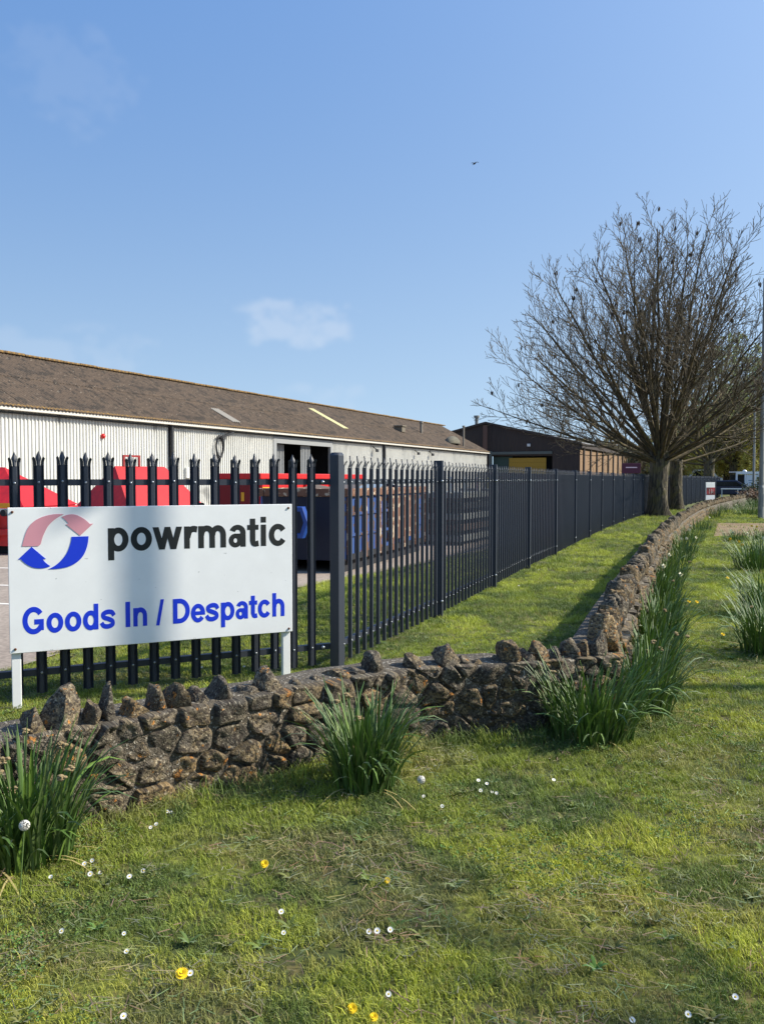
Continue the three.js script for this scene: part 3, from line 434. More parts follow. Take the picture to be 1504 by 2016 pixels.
// ---------------------------------------------------------------- skips and yard things
const redTex = tex(256, (u, v) => { const a = fbm(u * 6, v * 6, 6, 801, 5), c = fbm(u * 30, v * 30, 30, 803, 3); return mixc([178, 18, 22], [204, 34, 30], a).map(x => x * (0.9 + 0.2 * c)); });
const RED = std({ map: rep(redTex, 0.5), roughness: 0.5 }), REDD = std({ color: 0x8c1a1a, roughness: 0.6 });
const blueTex = tex(512, (u, v) => { const a = fbm(u * 5, v * 5, 5, 811, 5), c = fbm(u * 22, v * 22, 22, 813, 4); let q = mixc([34, 64, 128], [62, 88, 138], a); q = mixc(q, [96, 70, 54], sstep(0.56, 0.68, c)); return q; });
const rustTex = tex(512, (u, v) => { const a = fbm(u * 6, v * 6, 6, 821, 5), c = fbm(u * 20, v * 20, 20, 823, 4); let q = mixc([100, 68, 52], [126, 90, 70], a); q = mixc(q, [186, 170, 146], sstep(0.62, 0.72, c)); return q; });
const BLUE = std({ map: rep(blueTex, 0.45), roughness: 0.55 }), RUST = std({ map: rep(rustTex, 0.6), roughness: 0.9 }), DARKM = std({ color: 0x1a1c22, roughness: 0.8 });
const dirAlong = V(0.33, 0, -0.944).normalize();
function openSkip(name, label, corner, along, Lg, Wd, Ht, body, rail, opt = {}) { // corner: near right foot; x runs along, -z... width to the left
  const o = thing(name, label, 'skip', corner, yaw(along)), w = Wd, g0 = opt.foot ?? 0.22;
  part('floor', box(Lg - 0.1, 0.1, w - 0.1, Lg / 2, g0, -w / 2), DARKM, o);
  part('side_wall', box(Lg - 0.08, Ht - g0, 0.05, Lg / 2, g0, -0.10), body, o); part('side_wall', box(Lg - 0.08, Ht - g0, 0.05, Lg / 2, g0, -w + 0.10), body, o);
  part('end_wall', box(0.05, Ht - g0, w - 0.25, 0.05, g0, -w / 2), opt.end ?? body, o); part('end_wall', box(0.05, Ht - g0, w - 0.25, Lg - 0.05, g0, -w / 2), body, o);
  part('top_rail', [box(Lg, 0.14, 0.14, Lg / 2, Ht - 0.14, -0.08, 0.02), box(Lg, 0.14, 0.14, Lg / 2, Ht - 0.14, -w + 0.08, 0.02)], rail, o);
  part('end_rail', box(0.12, 0.14, w - 0.32, 0.06, Ht - 0.14, -w / 2, 0.02), rail, o);
  const n = opt.ribs ?? 8; for (let i = 0; i < n; i++) part('rib', box(0.08, Ht - g0 - 0.16, 0.10, 0.1 + (Lg - 0.2) * i / (n - 1), g0, -0.05, 0.01), opt.rib ?? rail, o);
  for (const z of [-0.25, -w + 0.25]) part('skid', box(Lg, g0 - 0.02, 0.16, Lg / 2, 0, z), DARKM, o);
  for (const y of opt.grooves ?? []) part('side_rail', box(Lg - 0.2, 0.05, 0.05, Lg / 2, y, -0.068), body, o);
  return o;
}
{
  const c = P(688, 1131); const b = openSkip('steel_skip', 'blue and rusty open steel skip on the yard edge behind the palisade fence', V(c.x, 0, c.z), V(0.99 + 0.55, 0, -(18.3 - 13.88)).normalize(), 4.68, 1.75, 1.44, BLUE, RUST, { grooves: [0.62, 0.98], ribs: 7, end: std({ color: 0x0e1226, roughness: 0.7 }) });  // near end wall in dark navy: its shade is put into the colour
  part('rust_plate', box(1.5, 0.85, 0.03, 2.9, 0.42, -0.052), RUST, b);
  for (let i = 0; i < 4; i++) part('panel_groove', box(0.02, 1.0, 0.03, 0.45 + i * 1.2, 0.25, -0.06), DARKM, b);
  { const sh = new THREE.Shape(), ho = new THREE.Path(); for (let i = 0; i < 6; i++) { const a = i * Math.PI / 3, q = [Math.cos(a) * 0.18, Math.sin(a) * 0.29], h = [Math.cos(a) * 0.12, Math.sin(a) * 0.22]; i ? sh.lineTo(...q) : sh.moveTo(...q); i ? ho.lineTo(...h) : ho.moveTo(...h); } sh.holes.push(ho);
    const h = part('lug_ring', new THREE.ExtrudeGeometry(sh, { depth: 0.16, bevelEnabled: true, bevelSize: 0.01, bevelThickness: 0.01, bevelSegments: 1 }), std({ color: 0x1d4590, roughness: 0.5 }), b); h.rotation.y = -Math.PI / 2 + 0.15; h.position.set(-0.28, 0.88, -0.78); }
  const rr = rng(61); for (let i = 0; i < 6; i++) { const g = box(0.7 + rr() * 0.5, 0.012, 0.5 + rr() * 0.3, 0, 0, 0); g.rotateZ((rr() - 0.5) * 0.8); g.rotateX((rr() - 0.5) * 0.8); g.translate(0.5 + i * 0.7, 1.30 + rr() * 0.1, -0.7 - rr() * 0.5); part('scrap_sheet', g, std({ color: i % 2 ? 0x9aa6ae : 0x7c6a58, roughness: 0.5, metalness: 0.3 }), b); }
  const d = W(-2.95, 20.2); const rd = openSkip('steel_skip', 'long bright red open skip by the warehouse doorway, behind the blue skip', d, SKIPU, 5.9, 1.5, 1.74, RED, RED, { ribs: 9, end: std({ color: 0x6e1414, roughness: 0.7 }) });  // near end in a darker red, shade painted into the wall colour
  for (const x of [0.35, 0.6]) part('warning_stripe', box(0.006, 0.22, 0.09, 0.017, 1.05, -x - 0.2), std({ color: 0xd8a420, roughness: 0.6 }), rd);
  part('corner_plate', box(0.5, 0.2, 0.02, 0.3, 1.2, 0.008), std({ color: 0xe2a21a, roughness: 0.6 }), rd);
}
function lidSkip(label, pos, turn, Lx, Dz, Hb, Hr, over, rk = 0.16) { // enclosed skip: a body with a hipped lid
  const o = thing('enclosed_skip', label, 'skip', pos, turn, undefined);
  const taper = new THREE.BoxGeometry(Lx, Hb - 0.2, Dz); { const p = taper.attributes.position; for (let i = 0; i < p.count; i++) if (p.getY(i) < 0) p.setX(i, p.getX(i) * 0.93); } taper.translate(0, 0.2 + (Hb - 0.2) / 2, 0); taper.computeVertexNormals();
  part('body', boxUV(taper), RED, o);
  const rl = Lx * rk, pts = [V(-Lx / 2 - over, Hb, Dz / 2 + over), V(Lx / 2 + over, Hb, Dz / 2 + over), V(Lx / 2 + over, Hb, -Dz / 2 - over), V(-Lx / 2 - over, Hb, -Dz / 2 - over), V(-rl, Hr, 0), V(rl, Hr, 0)];
  const tri = [[0, 1, 5], [0, 5, 4], [2, 3, 4], [2, 4, 5], [1, 2, 5], [3, 0, 4], [0, 3, 2], [0, 2, 1]], pos2 = []; tri.forEach(t => t.forEach(k => pos2.push(pts[k].x, pts[k].y, pts[k].z)));
  const g = new THREE.BufferGeometry(); g.setAttribute('position', new THREE.Float32BufferAttribute(pos2, 3)); g.computeVertexNormals(); part('lid', boxUV(g), RED, o);
  part('rim', [box(Lx + 0.12, 0.12, 0.1, 0, Hb - 0.14, Dz / 2 + 0.03, 0.02), box(0.1, 0.12, Dz - 0.02, Lx / 2 + 0.03, Hb - 0.14, 0, 0.02), box(0.1, 0.12, Dz - 0.02, -Lx / 2 - 0.03, Hb - 0.14, 0, 0.02)], RED, o);
  for (let i = 0; i < 3; i++) part('rib', box(0.12, Hb - 0.5, 0.1, Lx * (-0.3 + i * 0.3), 0.3, Dz / 2 + 0.045, 0.02), RED, o);
  part('lower_rail', box(Lx * 0.97, 0.14, 0.12, 0, 0.42, Dz / 2 + 0.04, 0.02), RED, o);
  part('lug', cyl(0.07, 0.07, 0.2, 0, 0, 0, 12).rotateX(Math.PI / 2).translate(Lx * 0.4, 0.9, Dz / 2), DARKM, o);
  part('skid', [box(Lx * 0.85, 0.2, 0.2, 0, 0, Dz * 0.3), box(Lx * 0.85, 0.2, 0.2, 0, 0, -Dz * 0.3)], DARKM, o); return o;
}
{
  const t = yaw(V(0.94, 0, -0.34));
  const a = lidSkip('red enclosed skip with sloping lid and yellow warning plate at the left edge', W(-8.85, 18.4), yaw(V(0.94, 0, 0.2)), 3.3, 1.9, 1.02, 1.86, 0.05);
  part('warning_plate', box(0.26, 0.1, 0.01, 1.28, 1.0, 1.06), std({ color: 0xe29a1a, roughness: 0.6 }), a); part('warning_plate', box(0.26, 0.09, 0.01, 1.28, 0.9, 1.06), std({ color: 0xd8d2c8, roughness: 0.6 }), a);
  const b = lidSkip('red enclosed skip with peaked lid and hoop, standing above the middle of the white sign', W(-6.35, 21.8), yaw(V(0.55, 0, -0.83)), 2.5, 2.1, 0.86, 1.93, 0.02, 0.33);
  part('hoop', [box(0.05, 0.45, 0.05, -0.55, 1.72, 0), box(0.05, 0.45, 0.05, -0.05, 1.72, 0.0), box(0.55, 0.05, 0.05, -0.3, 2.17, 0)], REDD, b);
}
// stacked steel and goods between the skip and the far fence
{
  const rb = std({ color: 0x5e4c40, roughness: 0.9 }), mg = std({ color: 0x8f918c, roughness: 0.7 }), md = std({ color: 0x1f2226, roughness: 0.8 });
  const st = (label, p, n, mat, hgt) => { const o = thing('stillage_stack', label, 'stack', p, yaw(SKIPU)); let y = 0.0;
    for (let i = 0; i < n; i++) { const m = i === 1 ? rb : i % 2 ? md : mat; for (const x of [0.1, 1.2, 2.3]) part('bearer', box(0.1, 0.1, 1.1, x, y, -0.55), md, o); y += 0.1; part('steel_bundle', [0, 1, 2, 3].map(k => box(2.4, hgt * 0.9, 0.25, 1.2, y, -0.14 - k * 0.275, 0.012)), m, o); y += hgt; } return o; };
  st('stack of grey steel bundles seen through the fence right of the blue skip', W(1.9, 19.6), 5, mg, 0.16);
  st('further stack of grey steel bundles seen through the fence', W(3.2, 22.9), 5, mg, 0.17);
  st('low rusty bundle stack seen through the far fence panels', W(4.9, 27.2), 4, rb, 0.15);
  const pw = std({ color: 0xd9d6cc, roughness: 0.6 }), py = std({ color: 0xd9bd2e, roughness: 0.6 });
  [[1.72, 20.5], [2.15, 21.6], [2.6, 22.4], [3.1, 24.2], [3.75, 25.2]].forEach(([x, d], i) => { const o = thing('bollard_post', i === 3 ? 'yellow upright post behind the steel bundles' : 'white upright post behind the steel bundles', 'post', W(x, d), 0, i === 3 ? undefined : 'white posts behind the steel bundles'); part('shaft', cyl(0.045, 0.045, 1.6, 0, 0, 0, 12), i === 3 ? py : pw, o); part('cap', cyl(0.055, 0.03, 0.05, 0, 1.6, 0, 12), i === 3 ? py : pw, o); part('base_plate', box(0.2, 0.02, 0.2, 0, 0.012, 0), md, o); });
}

// ---------------------------------------------------------------- bare trees
class Wood { // collects tapered tubes
  constructor() { this.p = []; this.n = []; this.uv = []; this.ix = []; }
  tube(pts, rad, seg) {
    const b = this.p.length / 3; let fr = V(1, 0, 0.3), L = 0;
    for (let i = 0; i < pts.length; i++) {
      const t = (i < pts.length - 1 ? pts[i + 1].clone().sub(pts[i]) : pts[i].clone().sub(pts[i - 1])).normalize(); if (i) L += pts[i].distanceTo(pts[i - 1]);
      fr.addScaledVector(t, -fr.dot(t)); if (fr.lengthSq() < 1e-4) fr.set(t.y, -t.x, 0.1); fr.normalize(); const bi = t.clone().cross(fr);
      for (let k = 0; k <= seg; k++) { const a = k / seg * 2 * Math.PI, c = Math.cos(a), s = Math.sin(a), nx = fr.x * c + bi.x * s, ny = fr.y * c + bi.y * s, nz = fr.z * c + bi.z * s, r = typeof rad === 'function' ? rad(i / (pts.length - 1), a) : rad[i]; this.p.push(pts[i].x + nx * r, pts[i].y + ny * r, pts[i].z + nz * r); this.n.push(nx, ny, nz); this.uv.push(k / seg * Math.max(0.1, r * 6), L); }
    }
    for (let i = 0; i < pts.length - 1; i++) for (let k = 0; k < seg; k++) { const a = b + i * (seg + 1) + k, c = a + seg + 1; this.ix.push(a, a + 1, c + 1, a, c + 1, c); }
  }
  geo() { const g = new THREE.BufferGeometry(); g.setAttribute('position', new THREE.Float32BufferAttribute(this.p, 3)); g.setAttribute('normal', new THREE.Float32BufferAttribute(this.n, 3)); g.setAttribute('uv', new THREE.Float32BufferAttribute(this.uv, 2)); g.setIndex(this.ix); return g; }
}
const barkTex = tex(512, (u, v) => { const a = fbm(u * 24, v * 5, 24, 901, 5), m = fbm(u * 6, v * 6, 6, 907, 4); let q = mixc([60, 55, 45], [104, 95, 76], sstep(0.35, 0.65, a)); q = mixc(q, [98, 92, 50], sstep(0.5, 0.68, m) * 0.5); return q; });
const barkBump = tex(256, (u, v) => 255 * fbm(u * 20, v * 5, 20, 911, 4), false);
M.bark = std({ map: rep(barkTex, 1, 0.8), bumpMap: rep(barkBump, 1, 0.8), bumpScale: 0.05, roughness: 0.95 });
M.limb = std({ map: rep(barkTex, 1, 0.8), color: 0xfff4d8, roughness: 0.95 });
M.twig = std({ color: new THREE.Color().setRGB(0.135, 0.108, 0.068), roughness: 0.95 });
M.seed = std({ color: new THREE.Color().setRGB(0.05, 0.036, 0.024), roughness: 1 });
function bareTree(name, label, pos, turn, o) { // o: seed, fork height, trunk radius, limbs, crown height and spread, detail
  const t = thing(name, label, 'tree', pos, turn), r = rng(o.seed), tw = new Wood(), sd = [];
  const tr = new Wood(), tp = []; for (let i = 0; i <= 10; i++) { const h = o.fork * 1.12 * i / 10; tp.push(V(0.04 * Math.sin(h * 1.3), h, 0.03 * Math.cos(h))); }
  tr.tube(tp, (u, a) => o.rad * (1 + 0.45 * Math.exp(-u * 9) * (1 + 0.35 * Math.sin(a * 5 + 1)) + 0.05 * Math.sin(a * 3 + u * 5) - 0.06 * u + 0.16 * Math.exp(-(1 - u) * 7)), 22); part('trunk', tr.geo(), M.bark, t);
  function walk(p0, dir, len, n, bend, jit) { const pts = [p0.clone()], d = dir.clone(), st = len / n; for (let i = 0; i < n; i++) { d.x += (r() - 0.5) * jit; d.y += (r() - 0.5) * jit * 0.6 + bend; d.z += (r() - 0.5) * jit; d.normalize(); pts.push(pts[pts.length - 1].clone().addScaledVector(d, st)); } return pts; }
  function branch(p0, dir, len, rad, depth, wood) {
    const n = depth === 0 ? 12 : depth === 1 ? 7 : depth === 2 ? 5 : 3, pts = walk(p0, dir, len, n, depth === 0 ? 0.010 : depth < 3 ? 0.045 : 0.09, depth === 0 ? 0.15 : 0.24);
    const rm = o.tw * (depth > 2 ? 0.9 : 1); wood.tube(pts, pts.map((_, i) => Math.max(rm, lerp(rad, rad * (depth === 0 ? 0.16 : 0.3), i / n))), depth === 0 ? 8 : depth === 1 ? 5 : 3);
    if (depth >= o.depth) { if (o.seeds && r() < o.seeds && pts[n].x * Math.cos(o.turn ?? 0) < 1e9) sd.push(pts[n]); return; }
    const kids = depth === 0 ? o.k0 : depth === 1 ? o.k1 : o.k2; let az = r() * 6;
    for (let i = 0; i < kids; i++) {
      const f = lerp(depth === 0 ? 0.26 : 0.16, 0.99, (i + r() * 0.6) / kids), k = Math.min(n - 1, Math.floor(f * n)), p = pts[k].clone().lerp(pts[k + 1], f * n - k), d = pts[k + 1].clone().sub(pts[k]).normalize();
      az += 2.4 + (r() - 0.5); const q = V(1, 0, 0).cross(d).normalize(), q2 = d.clone().cross(q), ang = 0.42 + r() * 0.45; const nd = d.clone().multiplyScalar(Math.cos(ang)).addScaledVector(q, Math.sin(ang) * Math.cos(az)).addScaledVector(q2, Math.sin(ang) * Math.sin(az)); nd.y += 0.10; nd.normalize();
      const l = len * (depth === 0 ? lerp(0.44, 0.19, f) : lerp(0.52, 0.28, f)) * (0.75 + r() * 0.5), rr2 = lerp(rad, rad * 0.16, f) * 0.55; branch(p, nd, l, Math.max(rm, rr2), depth + 1, depth === 0 && l > 1 ? wood : tw);
    }
  }
  for (let i = 0; i < o.limbs; i++) {
    const az = i * 2.39996 + r() * 0.5, q = (i + 0.5) / o.limbs, el = lerp(86, o.lowest ?? 14, Math.pow(q, 0.98)) * Math.PI / 180; // first upright, last near level
    const d = V(Math.cos(el) * Math.cos(az), Math.sin(el), Math.cos(el) * Math.sin(az)), len = lerp(o.up, o.out, Math.cos(el) ** 1.7) * (0.93 + r() * 0.10), w = new Wood();
    branch(V(d.x * o.rad * 0.4, o.fork * (0.9 + 0.22 * (1 - q)), d.z * o.rad * 0.4), d, len, o.rad * (0.20 + 0.10 * r()) * (1.1 - 0.35 * q), 0, w); part('limb', w.geo(), M.limb, t);
  }
  part('twigs', tw.geo(), M.twig, t, 'stuff');
  if (sd.length) { const g = []; for (const p of sd) { for (let k = 0; k < 3; k++) g.push(new THREE.IcosahedronGeometry(1, 0).scale(0.035, 0.09, 0.035).translate(p.x + (r() - 0.5) * 0.1, p.y - 0.08 - r() * 0.08, p.z + (r() - 0.5) * 0.1)); } part('seed_cluster', g, M.seed, t, 'stuff'); }
  return t;
}
const near1 = bareTree('ash_tree', 'nearest large bare tree with thick forked trunk beside the palisade fence', W(11.85, 35.4), 2.9, { seed: 19, fork: 2.5, rad: 0.40, limbs: 38, up: 9.0, out: 8.0, k0: 11, k1: 6, k2: 4, depth: 3, tw: 0.0095, seeds: 0.008, lowest: 11 });
bareTree('ash_tree', 'second bare tree just behind the nearest one, with a slimmer trunk by the fence', W(15.0, 42.2), 2.1, { seed: 23, fork: 2.6, rad: 0.31, limbs: 13, up: 8.4, out: 8.0, k0: 7, k1: 5, k2: 3, depth: 3, tw: 0.012, lowest: 6 });
{ const c = near1.clone(); c.name = numbered('ash_tree'); c.position.copy(W(10.4, -4.4)); c.rotation.y = 2.2; c.userData = { label: 'added unseen bare tree right of the frame, put there to shade the foreground lawn', category: 'tree' }; scene.add(c); }  // unseen copy of the nearest tree, added to darken the near lawn
const far1 = bareTree('ash_tree', 'bare tree with dark trunk rising beyond the fence above the red and white sign', W(31.6, 80), 1.0, { seed: 31, fork: 3.2, rad: 0.50, limbs: 16, up: 13.5, out: 9, k0: 7, k1: 5, k2: 3, depth: 3, tw: 0.02, lowest: 6 });
{
  const cp = (label, x, d, turn, sc) => { const c = far1.clone(); c.name = numbered('ash_tree'); c.position.copy(W(x, d)); c.rotation.y = turn; c.scale.setScalar(sc); c.userData = { label, category: 'tree' }; scene.add(c); return c; };
  cp('faint distant bare tree showing over the end of the brown shed', 27, 128, 2.0, 0.78); cp('distant bare tree behind the trunks of the two near trees', 34, 118, 4.0, 0.72); cp('bare tree far beyond, at the right edge behind the lamp post', 47, 104, 3.3, 0.98);
}
// leaf cards for the far greenery
function leafCloud(name, mat, parent, pts, size, seed, tint) {
  const r = rng(seed), g = new THREE.BufferGeometry(); // three crossing slim leaves
  const pos = []; for (let k = 0; k < 5; k++) { const a = r() * 6.3, e = (r() - 0.5) * 2, d = V(Math.cos(a) * Math.cos(e), Math.sin(e), Math.sin(a) * Math.cos(e)), s = V(-Math.sin(a), 0, Math.cos(a)).multiplyScalar(0.28), o = V(r() - 0.5, r() - 0.5, r() - 0.5).multiplyScalar(1.2); const A = o.clone(), B = o.clone().addScaledVector(d, 0.5).add(s), C = o.clone().add(d), D = o.clone().addScaledVector(d, 0.5).sub(s); for (const q of [A, B, C, A, C, D]) pos.push(q.x, q.y, q.z); }
  g.setAttribute('position', new THREE.Float32BufferAttribute(pos, 3)); g.computeVertexNormals();
  const im = new THREE.InstancedMesh(g, mat, pts.length), m = new THREE.Matrix4(), q = new THREE.Quaternion(), c = new THREE.Color();
  pts.forEach((p, i) => { q.setFromEuler(new THREE.Euler(r() * 6, r() * 6, r() * 6)); const s = size * (0.6 + r() * 0.8); m.compose(p, q, V(s, s, s)); im.setMatrixAt(i, m); const k = 0.6 + r() * 0.7; c.setRGB(tint[0] * k, tint[1] * k * (0.9 + r() * 0.2), tint[2] * k); im.setColorAt(i, c); });
  im.name = name; im.castShadow = im.receiveShadow = true; im.userData.kind = 'stuff'; parent.add(im); return im;
}
const LEAF = new THREE.MeshPhysicalMaterial({ color: 0xffffff, roughness: 0.9, side: THREE.DoubleSide, transmission: 0.4, thickness: 0 });
{
  const r = rng(404);
  // pale newly leafed trees
  for (const [x, d, h, label, seed] of [[36.5, 86, 16.5, 'tall tree in pale new leaf rising behind the bare trees near the right edge', 1], [43, 94, 13.5, 'lower pale green tree behind the lamp posts at the right edge', 2]]) {
    const t = bareTree('leafing_tree', label, W(x, d), seed, { seed: 40 + seed, fork: 3, rad: 0.4, limbs: 12, up: h - 4, out: 6.5, k0: 6, k1: 4, k2: 2, depth: 2, tw: 0.02, lowest: 20 });
    const pts = []; for (let i = 0; i < 2600; i++) { const a = r() * 6.283, e = Math.acos(1 - r() * 1.25), q = Math.cbrt(0.25 + 0.75 * r()), nz = v3(Math.cos(a) * 2.2, Math.sin(a) * 2.2 + seed * 9, e * 2.5, 8); if (nz < -0.05) continue; pts.push(V(Math.sin(e) * Math.cos(a) * 6.4 * q, h * 0.5 + Math.cos(e) * h * 0.5 * q, Math.sin(e) * Math.sin(a) * 6.4 * q)); }
    leafCloud('leaves', LEAF, t, pts, 0.34, seed, [0.34, 0.38, 0.16]);
  }
  // weeping willow strands
  const w = bareTree('willow_tree', 'weeping willow with yellow green hanging strands behind the parked vehicles', W(38.5, 92), 0.3, { seed: 55, fork: 3, rad: 0.55, limbs: 16, up: 7.5, out: 7.5, k0: 5, k1: 3, k2: 2, depth: 2, tw: 0.02, lowest: 12 });
  const pts = []; for (let i = 0; i < 600; i++) { const a = r() * 6.283, q = Math.sqrt(r()) * 8.6, top = 4 + (9.5 - 4) * Math.sqrt(Math.max(0, 1 - (q / 9) ** 2)) + r() * 1.2, bot = 1.6 + r() * 2.4; for (let y = bot; y < top; y += 0.26) pts.push(V(Math.cos(a) * q + Math.sin(y * 1.5 + i) * 0.12, y, Math.sin(a) * q + Math.cos(y * 1.3 + i) * 0.12)); }
  leafCloud('hanging_strand', LEAF, w, pts, 0.24, 77, [0.50, 0.45, 0.11]);
  // far wood and hedges: one mass
  const fw = []; for (let i = 0; i < 9000; i++) { const u = r(), x = lerp(22, 92, u), d = 138 + r() * 8 - u * 12, top = 4.5 + 4.5 * fbm(u * 14, 3, 64, 91, 4); fw.push(V(x, top * Math.pow(r(), 0.8), -d)); }
  const far = leafCloud('far_hedge', LEAF, scene, fw, 0.95, 78, [0.20, 0.18, 0.085]); far.userData = { kind: 'stuff', label: 'dark olive wood and hedges along the far boundary', category: 'hedge' };
  // shrubs at the end of the wall
  [[25.6, 55.5, 1.1, 'dark green shrub at the far end of the stone wall', 81], [28.4, 60.5, 1.5, 'taller dark shrub in front of the white framed shelter', 82], [23.2, 51.5, 0.8, 'low brown shrub by the far end of the wall, nearest the red and white sign', 83]].forEach(([x, d, h, label, seed], n) => {
    const t = thing('shrub', label, 'shrub', W(x, d)), st = new Wood(), q = []; for (let i = 0; i < 14; i++) { const a = r() * 6.28, s = 0.3 + r() * 0.9, e = V(Math.cos(a) * s, h * (0.6 + r() * 0.4), Math.sin(a) * s); st.tube([V(0, 0, 0), e.clone().multiplyScalar(0.5).add(V(0, 0.1, 0)), e], [0.03, 0.02, 0.01], 4); for (let k = 0; k < 40; k++) q.push(e.clone().multiplyScalar(0.3 + 0.75 * r()).add(V(r() - 0.5, r() * 0.5 - 0.25, r() - 0.5).multiplyScalar(0.6))); }
    part('stems', st.geo(), M.twig, t); leafCloud('foliage', LEAF, t, q, 0.16, seed, n === 2 ? [0.14, 0.085, 0.045] : [0.045, 0.06, 0.03]);
  });
}

// ---------------------------------------------------------------- lamp posts
function lampPost(label, pos, h) {
  const g = std({ map: rep(tex(128, (u, v) => 255 * (0.5 + 0.2 * fbm(u * 8, v * 8, 8, 951, 4))), 2, 1), color: 0xdde0dc, roughness: 0.6, metalness: 0.2 }), o = thing('lamp_post', label, 'lamp post', pos);
  part('base_column', [cyl(0.115, 0.11, 1.25, 0, 0, 0, 20), cyl(0.11, 0.078, 0.12, 0, 1.25, 0, 20)], g, o); part('shaft', cyl(0.092, 0.066, h - 1.37, 0, 1.37, 0, 18), g, o); part('access_door', box(0.1, 0.5, 0.012, 0, 0.5, 0.112, 0.004), g, o);
  part('bracket_arm', strut(V(0, h - 0.05, 0), V(1.0, h + 0.18, 0), 0.032, 10), g, o); part('lantern', new RoundedBoxGeometry(0.62, 0.14, 0.26, 3, 0.05).translate(1.25, h + 0.22, 0), std({ color: 0x9ba0a0, roughness: 0.5 }), o); return o;
}
lampPost('tall grey lamp post with thick base at the right edge by the dirt crossing', W(15.26, 33.3), 9.6);
lampPost('darker lamp post farther along the verge, left of the nearer one', W(27.6, 61.5), 9.2);
lampPost('lamp post outside the right edge whose shadow crosses the white sign', W(7.5, 6.51), 9.6);

